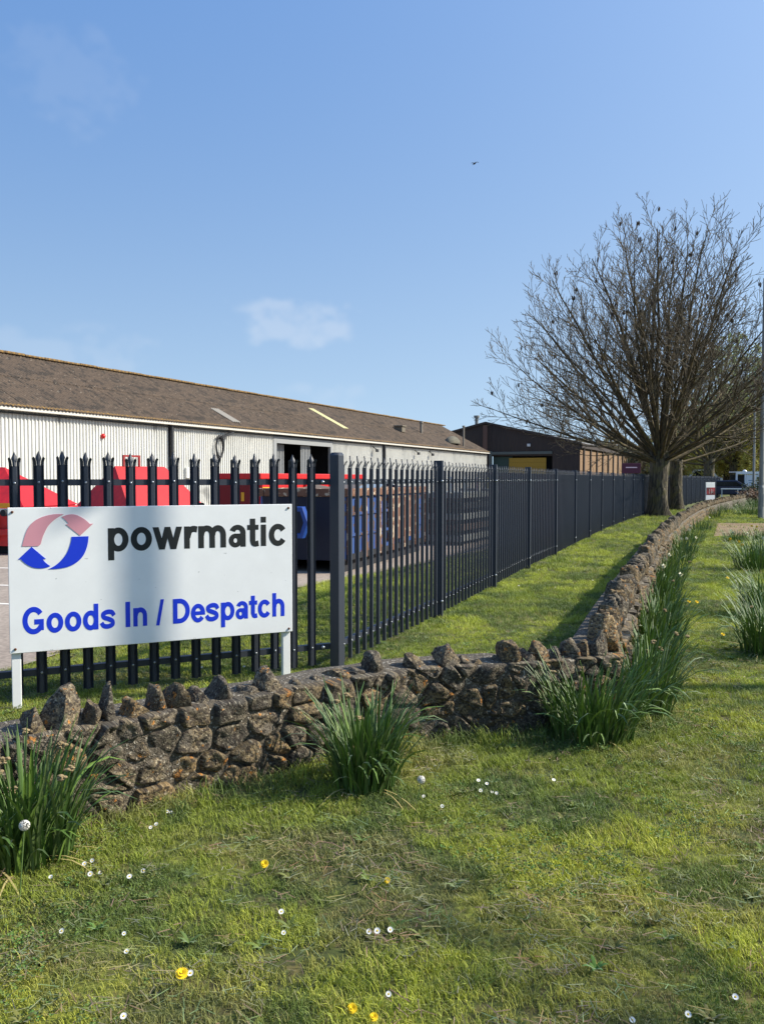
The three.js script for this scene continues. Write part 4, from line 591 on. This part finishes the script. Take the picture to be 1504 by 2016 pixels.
// ---------------------------------------------------------------- far signs and vehicles
{
  const a = W(15.86, 40), o = thing('notice_board', 'white board with faded red panel on two posts behind the far wall, facing the road', 'sign', a, -0.15); o.rotation.y = 0.0 + yaw(V(0.75, 0, 0.66)) * -1 * 0 - 0.35;
  o.rotation.y = 0.30;
  part('panel', box(0.52, 0.86, 0.04, 0, 0.58, 0, 0.008), M.white, o); part('red_panel', box(0.49, 0.36, 0.006, 0.015, 0.83, 0.023), std({ color: 0x9c2a30, roughness: 0.6, map: tex(64, (u, v) => 140 + 115 * sstep(0.35, 0.6, fbm(u * 10, v * 2, 16, 961, 3))) }), o);
  for (const x of [-0.18, 0.18]) part('post', box(0.045, 1.4, 0.045, x, 0, -0.043, 0.005), M.white, o);
  part('red_lettering', [box(0.012, 0.22, 0.004, -0.06, 0.90, 0.028), box(0.012, 0.22, 0.004, 0.05, 0.90, 0.028), box(0.012, 0.16, 0.004, 0.13, 0.93, 0.028)], M.white, o);
  const m = thing('maroon_sign', 'small maroon sign standing beyond the fence beside the near tree', 'sign', W(17.6, 58.5), 0.0);
  part('panel', box(1.3, 0.72, 0.05, 0, 2.0, 0, 0.01), std({ color: 0x4a1630, roughness: 0.6 }), m); part('lettering', [box(0.8, 0.07, 0.006, 0, 2.38, 0.026)], std({ color: 0xd8c0c8 }), m); for (const x of [-0.5, 0.5]) part('post', cyl(0.04, 0.04, 2.1, x, 0, -0.06, 10), DARKM, m);
  const s = thing('shelter', 'white framed shelter with a pale notice on its right half, far end of the verge', 'shelter', W(30.2, 69), 0.0);
  const wf = std({ color: 0xc9ced2, roughness: 0.5 }); part('frame', [box(0.12, 2.0, 0.12, -0.66, 0, 0), box(0.12, 2.0, 0.12, 1.2, 0, 0), box(1.98, 0.14, 0.14, 0.27, 2.0, 0), box(0.1, 2.0, 0.1, 0.06, 0, 0)], wf, s); part('roof', box(2.1, 0.08, 1.3, 0.27, 2.142, -0.6), wf, s);
  part('back_panel', box(1.9, 1.95, 0.05, 0.27, 0, -1.2), std({ color: 0x20242a, roughness: 0.6 }), s); part('notice_panel', box(1.0, 1.55, 0.04, 0.64, 0.4, 0), std({ color: 0xc6cdd4, roughness: 0.4 }), s); part('notice_print', [box(0.6, 0.06, 0.006, 0.62, 1.45, 0.022), box(0.5, 0.06, 0.006, 0.6, 1.25, 0.022), box(0.55, 0.05, 0.006, 0.62, 1.05, 0.022)], std({ color: 0x5f7f9c }), s);
  const gl = thing('globe_lamp', 'small white globe standing above the white framed shelter', 'lamp', W(31.3, 71.5)); part('globe', new THREE.SphereGeometry(0.2, 16, 12).translate(0, 2.2, 0), std({ color: 0xe8e8e6, roughness: 0.4 }), gl); part('post', cyl(0.04, 0.04, 2.05, 0, 0, 0, 10), DARKM, gl);
  const car = (label, pos, turn, col, k) => {
    const c = thing('parked_car', label, 'car', pos, turn), sh = new THREE.Shape(); [[-2.1, 0.35], [-2.15, 0.8], [-1.9, 0.95], [-1.2, 1.0], [-0.55, 1.42 * k], [1.0, 1.45 * k], [1.75, 0.98], [2.1, 0.9], [2.15, 0.4]].forEach((p, i) => i ? sh.lineTo(...p) : sh.moveTo(...p));
    part('body', new THREE.ExtrudeGeometry(sh, { depth: 1.6, bevelEnabled: true, bevelSize: 0.05, bevelThickness: 0.06, bevelSegments: 2 }).translate(0, 0, -0.8), std({ color: col, roughness: 0.3 }), c);
    for (const z of [-0.86, 0.86]) { const w = new THREE.Shape(); [[-0.95, 1.0], [-0.5, 1.36 * k], [0.95, 1.38 * k], [1.5, 1.0]].forEach((p, i) => i ? w.lineTo(...p) : w.moveTo(...p)); part('window', new THREE.ExtrudeGeometry(w, { depth: 0.02, bevelEnabled: false }).translate(0, 0, z > 0 ? 0.845 : -0.865), std({ color: 0x10151b, roughness: 0.15 }), c); }
    for (const [x, z] of [[-1.35, 0.78], [1.35, 0.78], [-1.35, -0.78], [1.35, -0.78]]) { const w = part('wheel', new THREE.TorusGeometry(0.25, 0.09, 8, 20), DARKM, c); w.position.set(x, 0.34, z); const rm = part('rim', new THREE.CylinderGeometry(0.19, 0.19, 0.1, 14).rotateX(Math.PI / 2), std({ color: 0x9a9ea2, roughness: 0.4, metalness: 0.6 }), w); }
    for (const z of [-0.55, 0.55]) part('headlight', box(0.05, 0.14, 0.3, -2.17, 0.66, z, 0.015), std({ color: 0xd8dcdf, roughness: 0.2 }), c); return c;
  };
  car('dark blue parked car left of the white framed shelter, far end', W(28.6, 69.5), yaw(V(0.95, 0, 0.3)), 0x1a2540, 1);
  car('white parked car roof showing over the fence between tree trunks', W(33.8, 88), yaw(V(0.95, 0, 0.3)), 0xd8dadc, 1.25).position.y = 0.75;
  const rail = thing('guard_rail', 'low white rail in front of the dark blue car', 'railing', W(28.6, 66.5), yaw(V(0.97, 0, 0.24))); part('rail', box(2.6, 0.1, 0.06, 0, 0.75, 0, 0.02), wf, rail); for (const x of [-1.2, 0, 1.2]) part('post', box(0.07, 0.75, 0.05, x, 0, -0.06), wf, rail);
}

// ---------------------------------------------------------------- grass
{
  const r = rng(2024);
  function tuft(nb, hgt, spread, wid, seed) {
    const q = rng(seed), pos = [], nor = [];
    for (let i = 0; i < nb; i++) {
      const a = q() * 6.283, R = Math.sqrt(q()) * spread, h = hgt * (0.45 + q() * 0.75), lean = (0.15 + q() * 1.0) * h, la = q() * 6.283, w = wid * (0.6 + q() * 0.7), b = V(Math.cos(a) * R, -0.004, Math.sin(a) * R), l = V(Math.cos(la) * lean, 0, Math.sin(la) * lean), s = V(-Math.sin(la + q() - 0.5), 0, Math.cos(la + q() - 0.5)).multiplyScalar(w / 2);
      const m = b.clone().addScaledVector(l, 0.35).add(V(0, h * 0.62, 0)), t = b.clone().add(l).add(V(0, h * (0.85 + 0.15 * q()), 0)), A = b.clone().add(s), B = b.clone().sub(s), C = m.clone().addScaledVector(s, 0.85), D = m.clone().addScaledVector(s, -0.85);
      for (const v of [A, B, D, A, D, C, C, D, t]) pos.push(v.x, v.y, v.z);
    }
    const g = new THREE.BufferGeometry(); g.setAttribute('position', new THREE.Float32BufferAttribute(pos, 3)); g.computeVertexNormals(); return g;
  }
  function clover(seed) { const q = rng(seed), g = []; for (let i = 0; i < 9; i++) { const x = (q() - 0.5) * 0.11, z = (q() - 0.5) * 0.11, y = 0.02 + q() * 0.022; for (let k = 0; k < 3; k++) g.push(new THREE.CircleGeometry(0.0046, 5).translate(0, 0.006, 0).rotateX(-1.2 + q() * 0.6).rotateY(k * 2.09 + i).translate(x, y, z)); } const m = merge(g); m.deleteAttribute('uv'); return m; }
  function rosette(seed) { const q = rng(seed), g = []; for (let i = 0; i < 7; i++) { const L = 0.03 + q() * 0.03; g.push(quadGrid(2, 4, (u, v) => [V((u - 0.5) * 0.015 * Math.sin(Math.PI * (0.12 + 0.86 * v)), 0.006 + L * 0.5 * Math.sin(v * 1.9) - 0.002 * Math.abs(u - 0.5), L * v), u, v]).rotateY(i * 0.9 + q() * 0.5)); } const m = merge(g); m.deleteAttribute('uv'); return m; }
  function straw(seed) { const q = rng(seed), pos = []; for (let i = 0; i < 7; i++) { const a = q() * 6.3, L = 0.03 + q() * 0.05, b = V((q() - 0.5) * 0.12, 0.012 + q() * 0.03, (q() - 0.5) * 0.12), d = V(Math.cos(a), (q() - 0.5) * 0.3, Math.sin(a)).multiplyScalar(L), s = V(-Math.sin(a), 0.3, Math.cos(a)).multiplyScalar(0.0014), e = b.clone().add(d); for (const v of [b.clone().add(s), b.clone().sub(s), e.clone().sub(s), b.clone().add(s), e.clone().sub(s), e.clone().add(s)]) pos.push(v.x, v.y, v.z); } const g = new THREE.BufferGeometry(); g.setAttribute('position', new THREE.Float32BufferAttribute(pos, 3)); g.computeVertexNormals(); return g; }
  const mat = new THREE.MeshPhysicalMaterial({ color: 0xffffff, roughness: 0.85, side: THREE.DoubleSide, transmission: 0.35, thickness: 0 });
  const kinds = [tuft(16, 0.05, 0.055, 0.0042, 1), tuft(16, 0.045, 0.06, 0.005, 2), tuft(14, 0.06, 0.05, 0.0038, 3), tuft(10, 0.085, 0.045, 0.0045, 4), clover(5), straw(6), rosette(7)], lists = kinds.map(() => []);
  const colour = (x, d, y) => {
    const a = fbm(x * 0.9 + 60, d * 0.9 + 60, 4096, 21, 4), b = fbm(x * 3.1 + 90, d * 3.1, 4096, 25, 3), c = fbm(x * 9 + 30, d * 9, 4096, 29, 2);
    let q = mixc(d > 6 ? [0.25, 0.32, 0.020] : [0.26, 0.315, 0.020], d > 6 ? [0.43, 0.485, 0.040] : [0.49, 0.515, 0.044], sstep(0.34, 0.62, a)); q = mixc(q, [0.10, 0.165, 0.020], sstep(0.47, 0.64, b) * 0.85);
    const dry = sstep(0.52, 0.64, fbm(x * 1.7 + 20, d * 1.7 + 140, 4096, 33, 3)) * (d < 7 ? 0.40 : 0.06) + (r() < 0.04 ? 0.7 : 0); q = mixc(q, [0.40, 0.32, 0.11], clamp(dry * (0.4 + c))); const k = 0.72 + r() * 0.56; return q.map(v => v * k);
  };
  const band = (d0, d1, dens, sc) => {
    const xl = -0.5 * d1 - 0.8, xr = 0.5 * d1 + 1.2, n = Math.round((d1 - d0) * (xr - xl) * dens);
    for (let i = 0; i < n; i++) {
      const d = lerp(d0, d1, r()), x = lerp(xl, xr, r()); if (Math.abs(x) > 0.5 * d + 1.0) continue;
      const n1 = d < 9 ? fbm(x * 7 + 40, d * 7 + 9, 4096, 71, 3) : 0.55; if (n1 < 0.38 && r() < 0.45) continue; const w = distTo(WALL_ALL, x, d); if (w > -0.0 && w < 0.36) continue; const left = w > 0; if (left && distTo(YARD, x, d) > 0.05) continue;
      let ins = false; for (let a = 0, b = SLAB.length - 1; a < SLAB.length; b = a++) if ((SLAB[a][1] > d) !== (SLAB[b][1] > d) && x < (SLAB[b][0] - SLAB[a][0]) * (d - SLAB[a][1]) / (SLAB[b][1] - SLAB[a][1]) + SLAB[a][0]) ins = !ins; if (ins && r() < 0.93) continue;
      const nearWall = Math.abs(w) < 0.22 + (left ? 0.36 : 0), long = nearWall && r() < 0.5 || r() < 0.03; const ln = fbm(x * 1.3, d * 1.3 + 77, 4096, 37, 3);
      let k = long ? 3 : Math.floor(r() * 3), col = colour(x, d); if (!long && d < 9) { const cv = fbm(x * 2.2 + 11, d * 2.2 + 5, 4096, 61, 3); if (r() < 0.2 * sstep(0.5, 0.75, cv)) { k = 4; col = [0.12 * (0.7 + r() * 0.7), 0.18 * (0.7 + r() * 0.6), 0.022]; } else if (r() < 0.009) { k = 6; col = [0.14 * (0.7 + r() * 0.6), 0.19 * (0.7 + r() * 0.5), 0.02]; } else if (r() < (fbm(x * 1.7 + 20, d * 1.7 + 140, 4096, 33, 3) > 0.56 ? 0.09 : 0.02)) { k = 5; col = [0.30, 0.27, 0.12].map(v => v * (0.6 + r() * 0.6)); } } const s = sc * (0.40 + 0.75 * ln + r() * 0.3 + 0.4 * (n1 - 0.5)) * (long && nearWall ? 1.25 : 1);
      lists[k].push([x, d, k > 3 ? 0.9 : s, col]);
    }
  };
  band(1.6, 3.4, 1900, 0.62); band(3.4, 5.4, 1300, 0.72); band(5.4, 8.5, 820, 0.75); band(8.5, 14, 380, 0.95); band(14, 24, 110, 1.35); band(24, 42, 34, 1.9);
  const m = new THREE.Matrix4(), q = new THREE.Quaternion(), c = new THREE.Color(); let first = null;
  kinds.forEach((g, k) => {
    const im = new THREE.InstancedMesh(g, mat, lists[k].length);
    lists[k].forEach(([x, d, s, col], i) => { q.setFromEuler(new THREE.Euler((r() - 0.5) * 0.3, r() * 6.283, (r() - 0.5) * 0.3)); m.compose(W(x, d), q, V(s, s * (0.8 + r() * 0.4), s)); im.setMatrixAt(i, m); c.setRGB(...col); im.setColorAt(i, c); });
    im.name = numbered(['mown_grass', 'mown_grass', 'mown_grass', 'long_grass', 'clover', 'dry_straw', 'lawn_weeds'][k]); im.userData = { kind: 'stuff', label: ['', '', '', 'longer green grass tufts at the foot of the stone wall', 'patches of small round clover leaves in the front lawn', 'pale dry clippings scattered over the front lawn', 'broad leaved lawn weeds growing through the short grass'][k] || 'short mown green and straw coloured grass covering the lawns', category: ['grass', 'grass', 'grass', 'grass', 'clover', 'clippings', 'weeds'][k] }; if (k < 3) im.userData.group = 'mown lawn grass'; im.castShadow = im.receiveShadow = true; scene.add(im);
  });
  console.log('tufts', lists.map(l => l.length).join(' '));
}

// ---------------------------------------------------------------- daffodil clumps
const leafMat = [[0.06, 0.125, 0.018], [0.08, 0.165, 0.022], [0.14, 0.24, 0.030], [0.10, 0.155, 0.04]].map(c => new THREE.MeshPhysicalMaterial({ color: new THREE.Color().setRGB(...c), roughness: 0.62, side: THREE.DoubleSide, transmission: 0.25, thickness: 0 }));
const std0 = std({ color: new THREE.Color().setRGB(0.36, 0.29, 0.11), roughness: 0.9, side: THREE.DoubleSide });
const PETAL = { dead: std({ color: new THREE.Color().setRGB(0.27, 0.20, 0.10), roughness: 1, side: THREE.DoubleSide }), cream: std({ color: new THREE.Color().setRGB(0.72, 0.68, 0.48), roughness: 0.8, side: THREE.DoubleSide }), yellow: std({ color: new THREE.Color().setRGB(0.80, 0.52, 0.02), roughness: 0.8, side: THREE.DoubleSide }), stem: std({ color: new THREE.Color().setRGB(0.12, 0.19, 0.05), roughness: 0.6 }) };
function clump(label, px, py, h, rad, n, seed, o = {}) {
  const c = P(px, py), t = thing('daffodil_clump', label, 'plant', V(c.x, 0, c.z)), r = rng(seed), lv = leafMat.map(() => []);
  n = Math.round(n * 1.6); for (let i = 0; i < n; i++) {
    const a = r() * 6.283, q = Math.sqrt(r()), b = V(Math.cos(a) * q * rad * 0.66, 0, Math.sin(a) * q * rad * 0.7), out = a + (r() - 0.5) * 2.2, L = h * (0.5 + r() * 0.72), flop = r() < 0.16 ? 1.3 + r() : 0.1 + q * 0.5 + r() * r() * 0.9, w = 0.0045 + r() * 0.0042;
    let th = 0.06 + 0.28 * q * r(), p = b.clone(); const hd = V(Math.cos(out) + (o.lean ?? 0), 0, Math.sin(out)).normalize(), side = V(-hd.z, 0, hd.x), S = 6, tw = (r() - 0.5) * 1.6, pts = [];
    const rows = []; for (let k = 0; k <= S; k++) { const f = k / S, ww = w * (k === S ? 0.15 : 1 - 0.35 * f * f), sd2 = side.clone().applyAxisAngle(hd, tw * f); rows.push([p.clone().addScaledVector(sd2, ww), p.clone().add(V(hd.x * -0.002, 0.0, hd.z * -0.002)), p.clone().addScaledVector(sd2, -ww)]); th += flop / S * (0.35 + 1.3 * f); p = p.clone().add(V(hd.x * Math.sin(th), Math.cos(th), hd.z * Math.sin(th)).multiplyScalar(L / S)); if (p.y < 0.015) p.y = 0.015; }
    lv[Math.floor(r() * leafMat.length)].push(quadGrid(2, S, (u, v) => [rows[Math.round(v * S)][Math.round(u * 2)], u, v]));
  }
  lv.push([]); { const dr = std0; for (let i = 0; i < 14; i++) { const a = r() * 6.283, q = rad * (0.3 + r() * 0.8), b = V(Math.cos(a) * q * 0.6, 0.01, Math.sin(a) * q * 0.6), hd = V(Math.cos(a + r() - 0.5), 0, Math.sin(a + r() - 0.5)), sd = V(-hd.z, 0.2, hd.x), L = 0.15 + r() * 0.2; lv[4].push(quadGrid(1, 4, (u, v) => [b.clone().addScaledVector(hd, L * v).add(V(0, 0.1 * Math.sin(v * 3.1) * (0.3 + r() * 0.02), 0)).addScaledVector(sd, (u - 0.5) * 0.009 * (1 - v * 0.6)), u, v])); } }
  lv.forEach((g, i) => g.length && part(i === 4 ? 'withered_leaves' : 'leaves', g, leafMat[i] ?? std0, t, 'stuff'));
  for (let i = 0; i < (o.heads ?? 0); i++) {
    const a = r() * 6.283, q = Math.sqrt(r()) * rad * 0.9, hh = h * (0.72 + r() * 0.36), base = V(Math.cos(a) * q * 0.3, 0, Math.sin(a) * q * 0.3), tip = V(Math.cos(a) * q + (o.lean ?? 0) * 0.1, hh, Math.sin(a) * q);
    const mid = base.clone().lerp(tip, 0.55).add(V(0, 0.03, 0)), w = new Wood(); w.tube([base, mid, tip], [0.004, 0.0035, 0.003], 5); const st = part('flower_stem', w.geo(), PETAL.stem, t);
    const kind = o.kind ?? 'dead', g = [];
    if (kind === 'dead') for (let k = 0; k < 7; k++) { const e = new THREE.IcosahedronGeometry(0.006 + r() * 0.006, 1), pp = e.attributes.position; for (let j = 0; j < pp.count; j++) { const f = 0.7 + 0.6 * hash(Math.round(pp.getX(j) * 9e3), Math.round(pp.getY(j) * 9e3), k); pp.setXYZ(j, pp.getX(j) * f * 1.2, pp.getY(j) * f * 0.7, pp.getZ(j) * f); } e.translate(tip.x + (r() - 0.5) * 0.024, tip.y + (r() - 0.5) * 0.022, tip.z + (r() - 0.5) * 0.024); e.computeVertexNormals(); g.push(e); }
    else { const f = V(Math.cos(a) * 0.8 - 0.1, 0.25, 0.8).normalize(), qn = new THREE.Quaternion().setFromUnitVectors(V(0, 0, 1), f); for (let k = 0; k < 6; k++) { const e = new THREE.CircleGeometry(0.014, 7).scale(0.72, 1.25, 1).translate(0, 0.017, 0).rotateX(-0.25).rotateZ(k * Math.PI / 3).applyQuaternion(qn).translate(tip.x, tip.y, tip.z); g.push(e); } g.push(new THREE.CylinderGeometry(0.015, 0.009, 0.024, 9, 1, true).rotateX(Math.PI / 2).translate(0, 0, 0.012).applyQuaternion(qn).translate(tip.x, tip.y, tip.z)); }
    part('flower_head', g, PETAL[kind], st);
  }
  return t;
}
clump('daffodil clump with withered brown heads at the left edge, before the stone wall', 55, 1688, 0.47, 0.28, 200, 1, { heads: 8 });
clump('small daffodil tuft low at the left edge beside the withered daffodil clump', -8, 1700, 0.30, 0.22, 90, 2, { heads: 2 });
clump('bushy daffodil leaf clump against the front of the wall, below the corner post', 718, 1548, 0.48, 0.24, 190, 3, { heads: 3 });
clump('daffodil leaf clump with drooping leaves at the foot of the wall corner', 1165, 1452, 0.47, 0.36, 210, 4, { heads: 3, lean: 0.15 });
clump('dense daffodil clump just round the wall corner, right of the drooping one', 1258, 1400, 0.48, 0.32, 190, 5, { heads: 4, lean: 0.1 });
clump('daffodil clump on the verge leaning away from the wall, second past the corner', 1282, 1330, 0.44, 0.30, 160, 6, { heads: 2, lean: 0.15 });
clump('spreading daffodil clump with pale shining leaves, third past the corner', 1292, 1270, 0.44, 0.36, 180, 7, { heads: 2, lean: 0.3 });
clump('daffodil clump along the wall beside the two yellow dandelions', 1296, 1222, 0.44, 0.36, 150, 8, { heads: 1, lean: 0.2 });
clump('bright green daffodil clump along the wall behind the dandelions', 1296, 1178, 0.40, 0.40, 140, 9, { heads: 2, kind: 'cream' });
clump('daffodil clump with cream flowers along the middle of the long wall', 1315, 1135, 0.42, 0.42, 130, 10, { heads: 4, kind: 'cream' });
clump('daffodil clump with cream flowers opposite the dirt crossing', 1338, 1090, 0.44, 0.5, 120, 11, { heads: 4, kind: 'cream' });
clump('leafy daffodil tuft filling the gap before the cream flowered clumps', 1306, 1155, 0.40, 0.4, 120, 18, { heads: 1 });
clump('leafy daffodil tuft opposite the near edge of the dirt crossing', 1327, 1110, 0.40, 0.45, 110, 19, { heads: 1 });
clump('leafy daffodil tuft by the wall level with the dirt crossing', 1352, 1068, 0.42, 0.6, 110, 20, { heads: 2, kind: 'cream' });
clump('leafy daffodil tuft by the wall at the far side of the crossing', 1370, 1046, 0.42, 0.7, 110, 21, { heads: 2, kind: 'cream' });
clump('large dark daffodil clump at the right edge casting a shadow on the verge', 1512, 1288, 0.54, 0.36, 190, 12, { heads: 3, lean: -0.1 });
clump('tall daffodil clump at the right edge, second from the front', 1512, 1212, 0.54, 0.42, 170, 13, { heads: 5, lean: -0.1 });
clump('daffodil clump with orange flowers right of the verge, before the dirt crossing', 1484, 1122, 0.52, 0.48, 170, 14, { heads: 4, kind: 'yellow' });
clump('wide daffodil clump at the right edge behind the orange flowered one', 1512, 1096, 0.45, 0.55, 140, 15, { heads: 3, kind: 'cream' });
clump('small daffodil clump at the near edge of the dirt crossing', 1446, 1066, 0.30, 0.4, 80, 16, { heads: 3, kind: 'cream' });
clump('daffodil clump at the right end of the dirt crossing', 1500, 1064, 0.36, 0.6, 90, 17, { heads: 3, kind: 'yellow' });
[[1388, 1020, 'white flowered daffodil clump by the wall just past the dirt crossing'], [1412, 1011, 'second white flowered daffodil clump of the far row by the wall'], [1436, 1001, 'third daffodil clump of the far row by the wall'], [1458, 994, 'last daffodil clump of the far row by the wall'], [1474, 1014, 'dark daffodil clump left of the nearer lamp post'], [1490, 998, 'daffodil clump between the two lamp posts']].forEach(([x, y, l], i) => clump(l, x, y, 0.5, 1.0, 150, 30 + i, { heads: i === 4 ? 2 : 4, kind: 'cream' }));

// ---------------------------------------------------------------- daisies, dandelions, clocks
{
  const white = std({ color: new THREE.Color().setRGB(0.82, 0.81, 0.76), roughness: 0.8, side: THREE.DoubleSide }), eye = std({ color: new THREE.Color().setRGB(0.75, 0.5, 0.03), roughness: 0.9 }), yel = std({ color: new THREE.Color().setRGB(0.85, 0.58, 0.008), roughness: 0.85, side: THREE.DoubleSide });
  const petals = (n, r0, len, w, up) => { const g = []; for (let i = 0; i < n; i++) g.push(new THREE.CircleGeometry(0.5, 6).scale(w, len, 1).translate(0, r0 + len / 2, 0).rotateX(-Math.PI / 2 + up).rotateY(i / n * 2 * Math.PI)); return merge(g); };
  const daisy = new THREE.Group(); daisy.name = 'daisy'; { const st = part('stem', cyl(0.0012, 0.0012, 0.045, 0, 0, 0, 5), PETAL.stem, daisy); part('petals', petals(16, 0.003, 0.0085, 0.0035, 0.25).translate(0, 0.045, 0), white, daisy); part('flower_eye', new THREE.SphereGeometry(0.0035, 8, 6).scale(1, 0.6, 1).translate(0, 0.0465, 0), eye, daisy); }
  const dand = new THREE.Group(); { part('stem', cyl(0.002, 0.002, 0.06, 0, 0, 0, 6), PETAL.stem, dand); part('petals', merge([petals(22, 0.004, 0.015, 0.0042, 0.2), petals(18, 0.002, 0.012, 0.004, 0.5).translate(0, 0.002, 0), petals(14, 0, 0.008, 0.004, 0.9).translate(0, 0.004, 0)]).translate(0, 0.06, 0), yel, dand); }
  let seed = 5; const rr = rng(99);
  const place = (src, name, label, cat, px, py, sc, group) => { const c = src.clone(); c.name = numbered(name); const p = P(px, py, 0.05 * sc); c.position.set(p.x, 0, p.z); c.rotation.set(0.45 + rr() * 0.4, rr() * 6, (rr() - 0.5) * 0.3); c.rotation.order = 'XYZ'; c.scale.setScalar(sc); c.userData = { label, category: cat }; if (group) c.userData.group = group; scene.add(c); };
  const dz = [[332, 1588], [338, 1590], [312, 1614], [300, 1620], [188, 1682], [171, 1686], [184, 1704], [202, 1708], [105, 1717], [259, 1715], [287, 1700], [130, 1817], [249, 1825], [254, 1857], [248, 1985], [380, 1899], [561, 1823], [556, 1781], [728, 1816], [743, 1812], [766, 1813], [762, 1938], [734, 2011], [940, 1530], [944, 1545], [966, 1551], [977, 1553], [958, 1536], [834, 1559], [870, 1579], [1444, 1946], [1238, 1992], [1348, 1979], [1288, 2009], [1371, 2007], [1087, 1530], [940, 1135], [1165, 1140], [1020, 1150], [1092, 1155], [1060, 1120], [400, 1310], [482, 1308]];
  dz.forEach(([x, y]) => place(daisy, 'daisy', 'small white daisy growing in the grass', 'daisy', x, y, 0.72 + rr() * 0.3, 'white daisies dotted over the lawns'));
  [[358, 1911, 'yellow dandelion nearest the bottom left, large in the foreground lawn', 1.15], [524, 1692, 'yellow dandelion in the lawn below the white sign', 1.0], [763, 1724, 'small half closed orange dandelion in the middle of the front lawn', 0.7], [691, 1966, 'yellow dandelion at the bottom, left of a pair', 0.85], [735, 1993, 'yellow dandelion at the bottom edge beside a daisy', 0.75], [1355, 1184, 'left one of two yellow dandelions on the verge beside the clumps', 1.3], [1368, 1183, 'right one of two yellow dandelions on the verge beside the clumps', 1.3], [1419, 1248, 'yellow dandelion on the verge in front of the right hand daffodils', 1.2], [1429, 1137, 'yellow dandelion on the verge near the orange flowered clump', 1.5]].forEach(([x, y, l, s]) => place(dand, 'dandelion', l, 'dandelion', x, y, s));
  const fl = std({ color: new THREE.Color().setRGB(0.62, 0.60, 0.54), roughness: 1 });
  [[49, 1625, 0.30, 0.020, 'white dandelion clock on a tall stem at the left edge before the daffodils', W(-1.37, 3.3)], [829, 1535, 0.12, 0.02, 'grey dandelion clock in the lawn right of the daffodil clump', null]].forEach(([px, py, h, rad, l, at], n) => {
    const p = P(px, py, h), t = thing('dandelion_clock', l, 'dandelion clock', V(p.x, 0, p.z)); part('stem', strut(V(-0.02, 0, 0.01), V(0, h, 0), 0.002, 6), PETAL.stem, t);
    const g = [], q = rng(7 + n); for (let i = 0; i < 330; i++) { const u = q() * 2 - 1, a = q() * 6.283, s = Math.sqrt(1 - u * u), d = V(s * Math.cos(a), u, s * Math.sin(a)); g.push(strut(V(0, h, 0), V(0, h, 0).addScaledVector(d, rad), 0.0003, 3)); const k = new THREE.CircleGeometry(0.0024, 5).applyQuaternion(new THREE.Quaternion().setFromUnitVectors(V(0, 0, 1), d)).translate(d.x * rad, h + d.y * rad, d.z * rad); g.push(k); } g.push(new THREE.SphereGeometry(0.005, 8, 6).translate(0, h, 0)); const m = fl.clone(); m.side = THREE.DoubleSide; part('seed_head', g, m, t);
  });
}

// ---------------------------------------------------------------- a bird
{
  const d = 60, p = P(934, 322, 20), k = d / -p.z, c = V(p.x * k, EYE + (20 - EYE) * k, p.z * k);
  const b = thing('gull', 'small dark gull gliding alone in the open sky', 'bird', c, 0.4), dk = std({ color: 0x30343a, roughness: 0.9, side: THREE.DoubleSide }); b.rotation.z = 0.28; b.scale.setScalar(0.8);
  part('body', new THREE.SphereGeometry(0.09, 12, 8).scale(0.8, 0.75, 2.3), dk, b); part('head', new THREE.SphereGeometry(0.05, 10, 8).scale(1, 1, 1.3).translate(0, 0.02, 0.22), dk, b); part('tail', box(0.09, 0.012, 0.18, 0, 0, -0.26), dk, b);
  for (const s of [-1, 1]) part('wing', quadGrid(8, 2, (u, v) => [V(s * (0.04 + u * 0.42), 0.02 + 0.1 * Math.sin(u * 2.6) - 0.03 * u, lerp(0.09, -0.08, v) * (1 - 0.55 * u) - 0.06 * u * u), u, v]), dk, b);
}
shade(scene);
renderer.render(scene, camera);
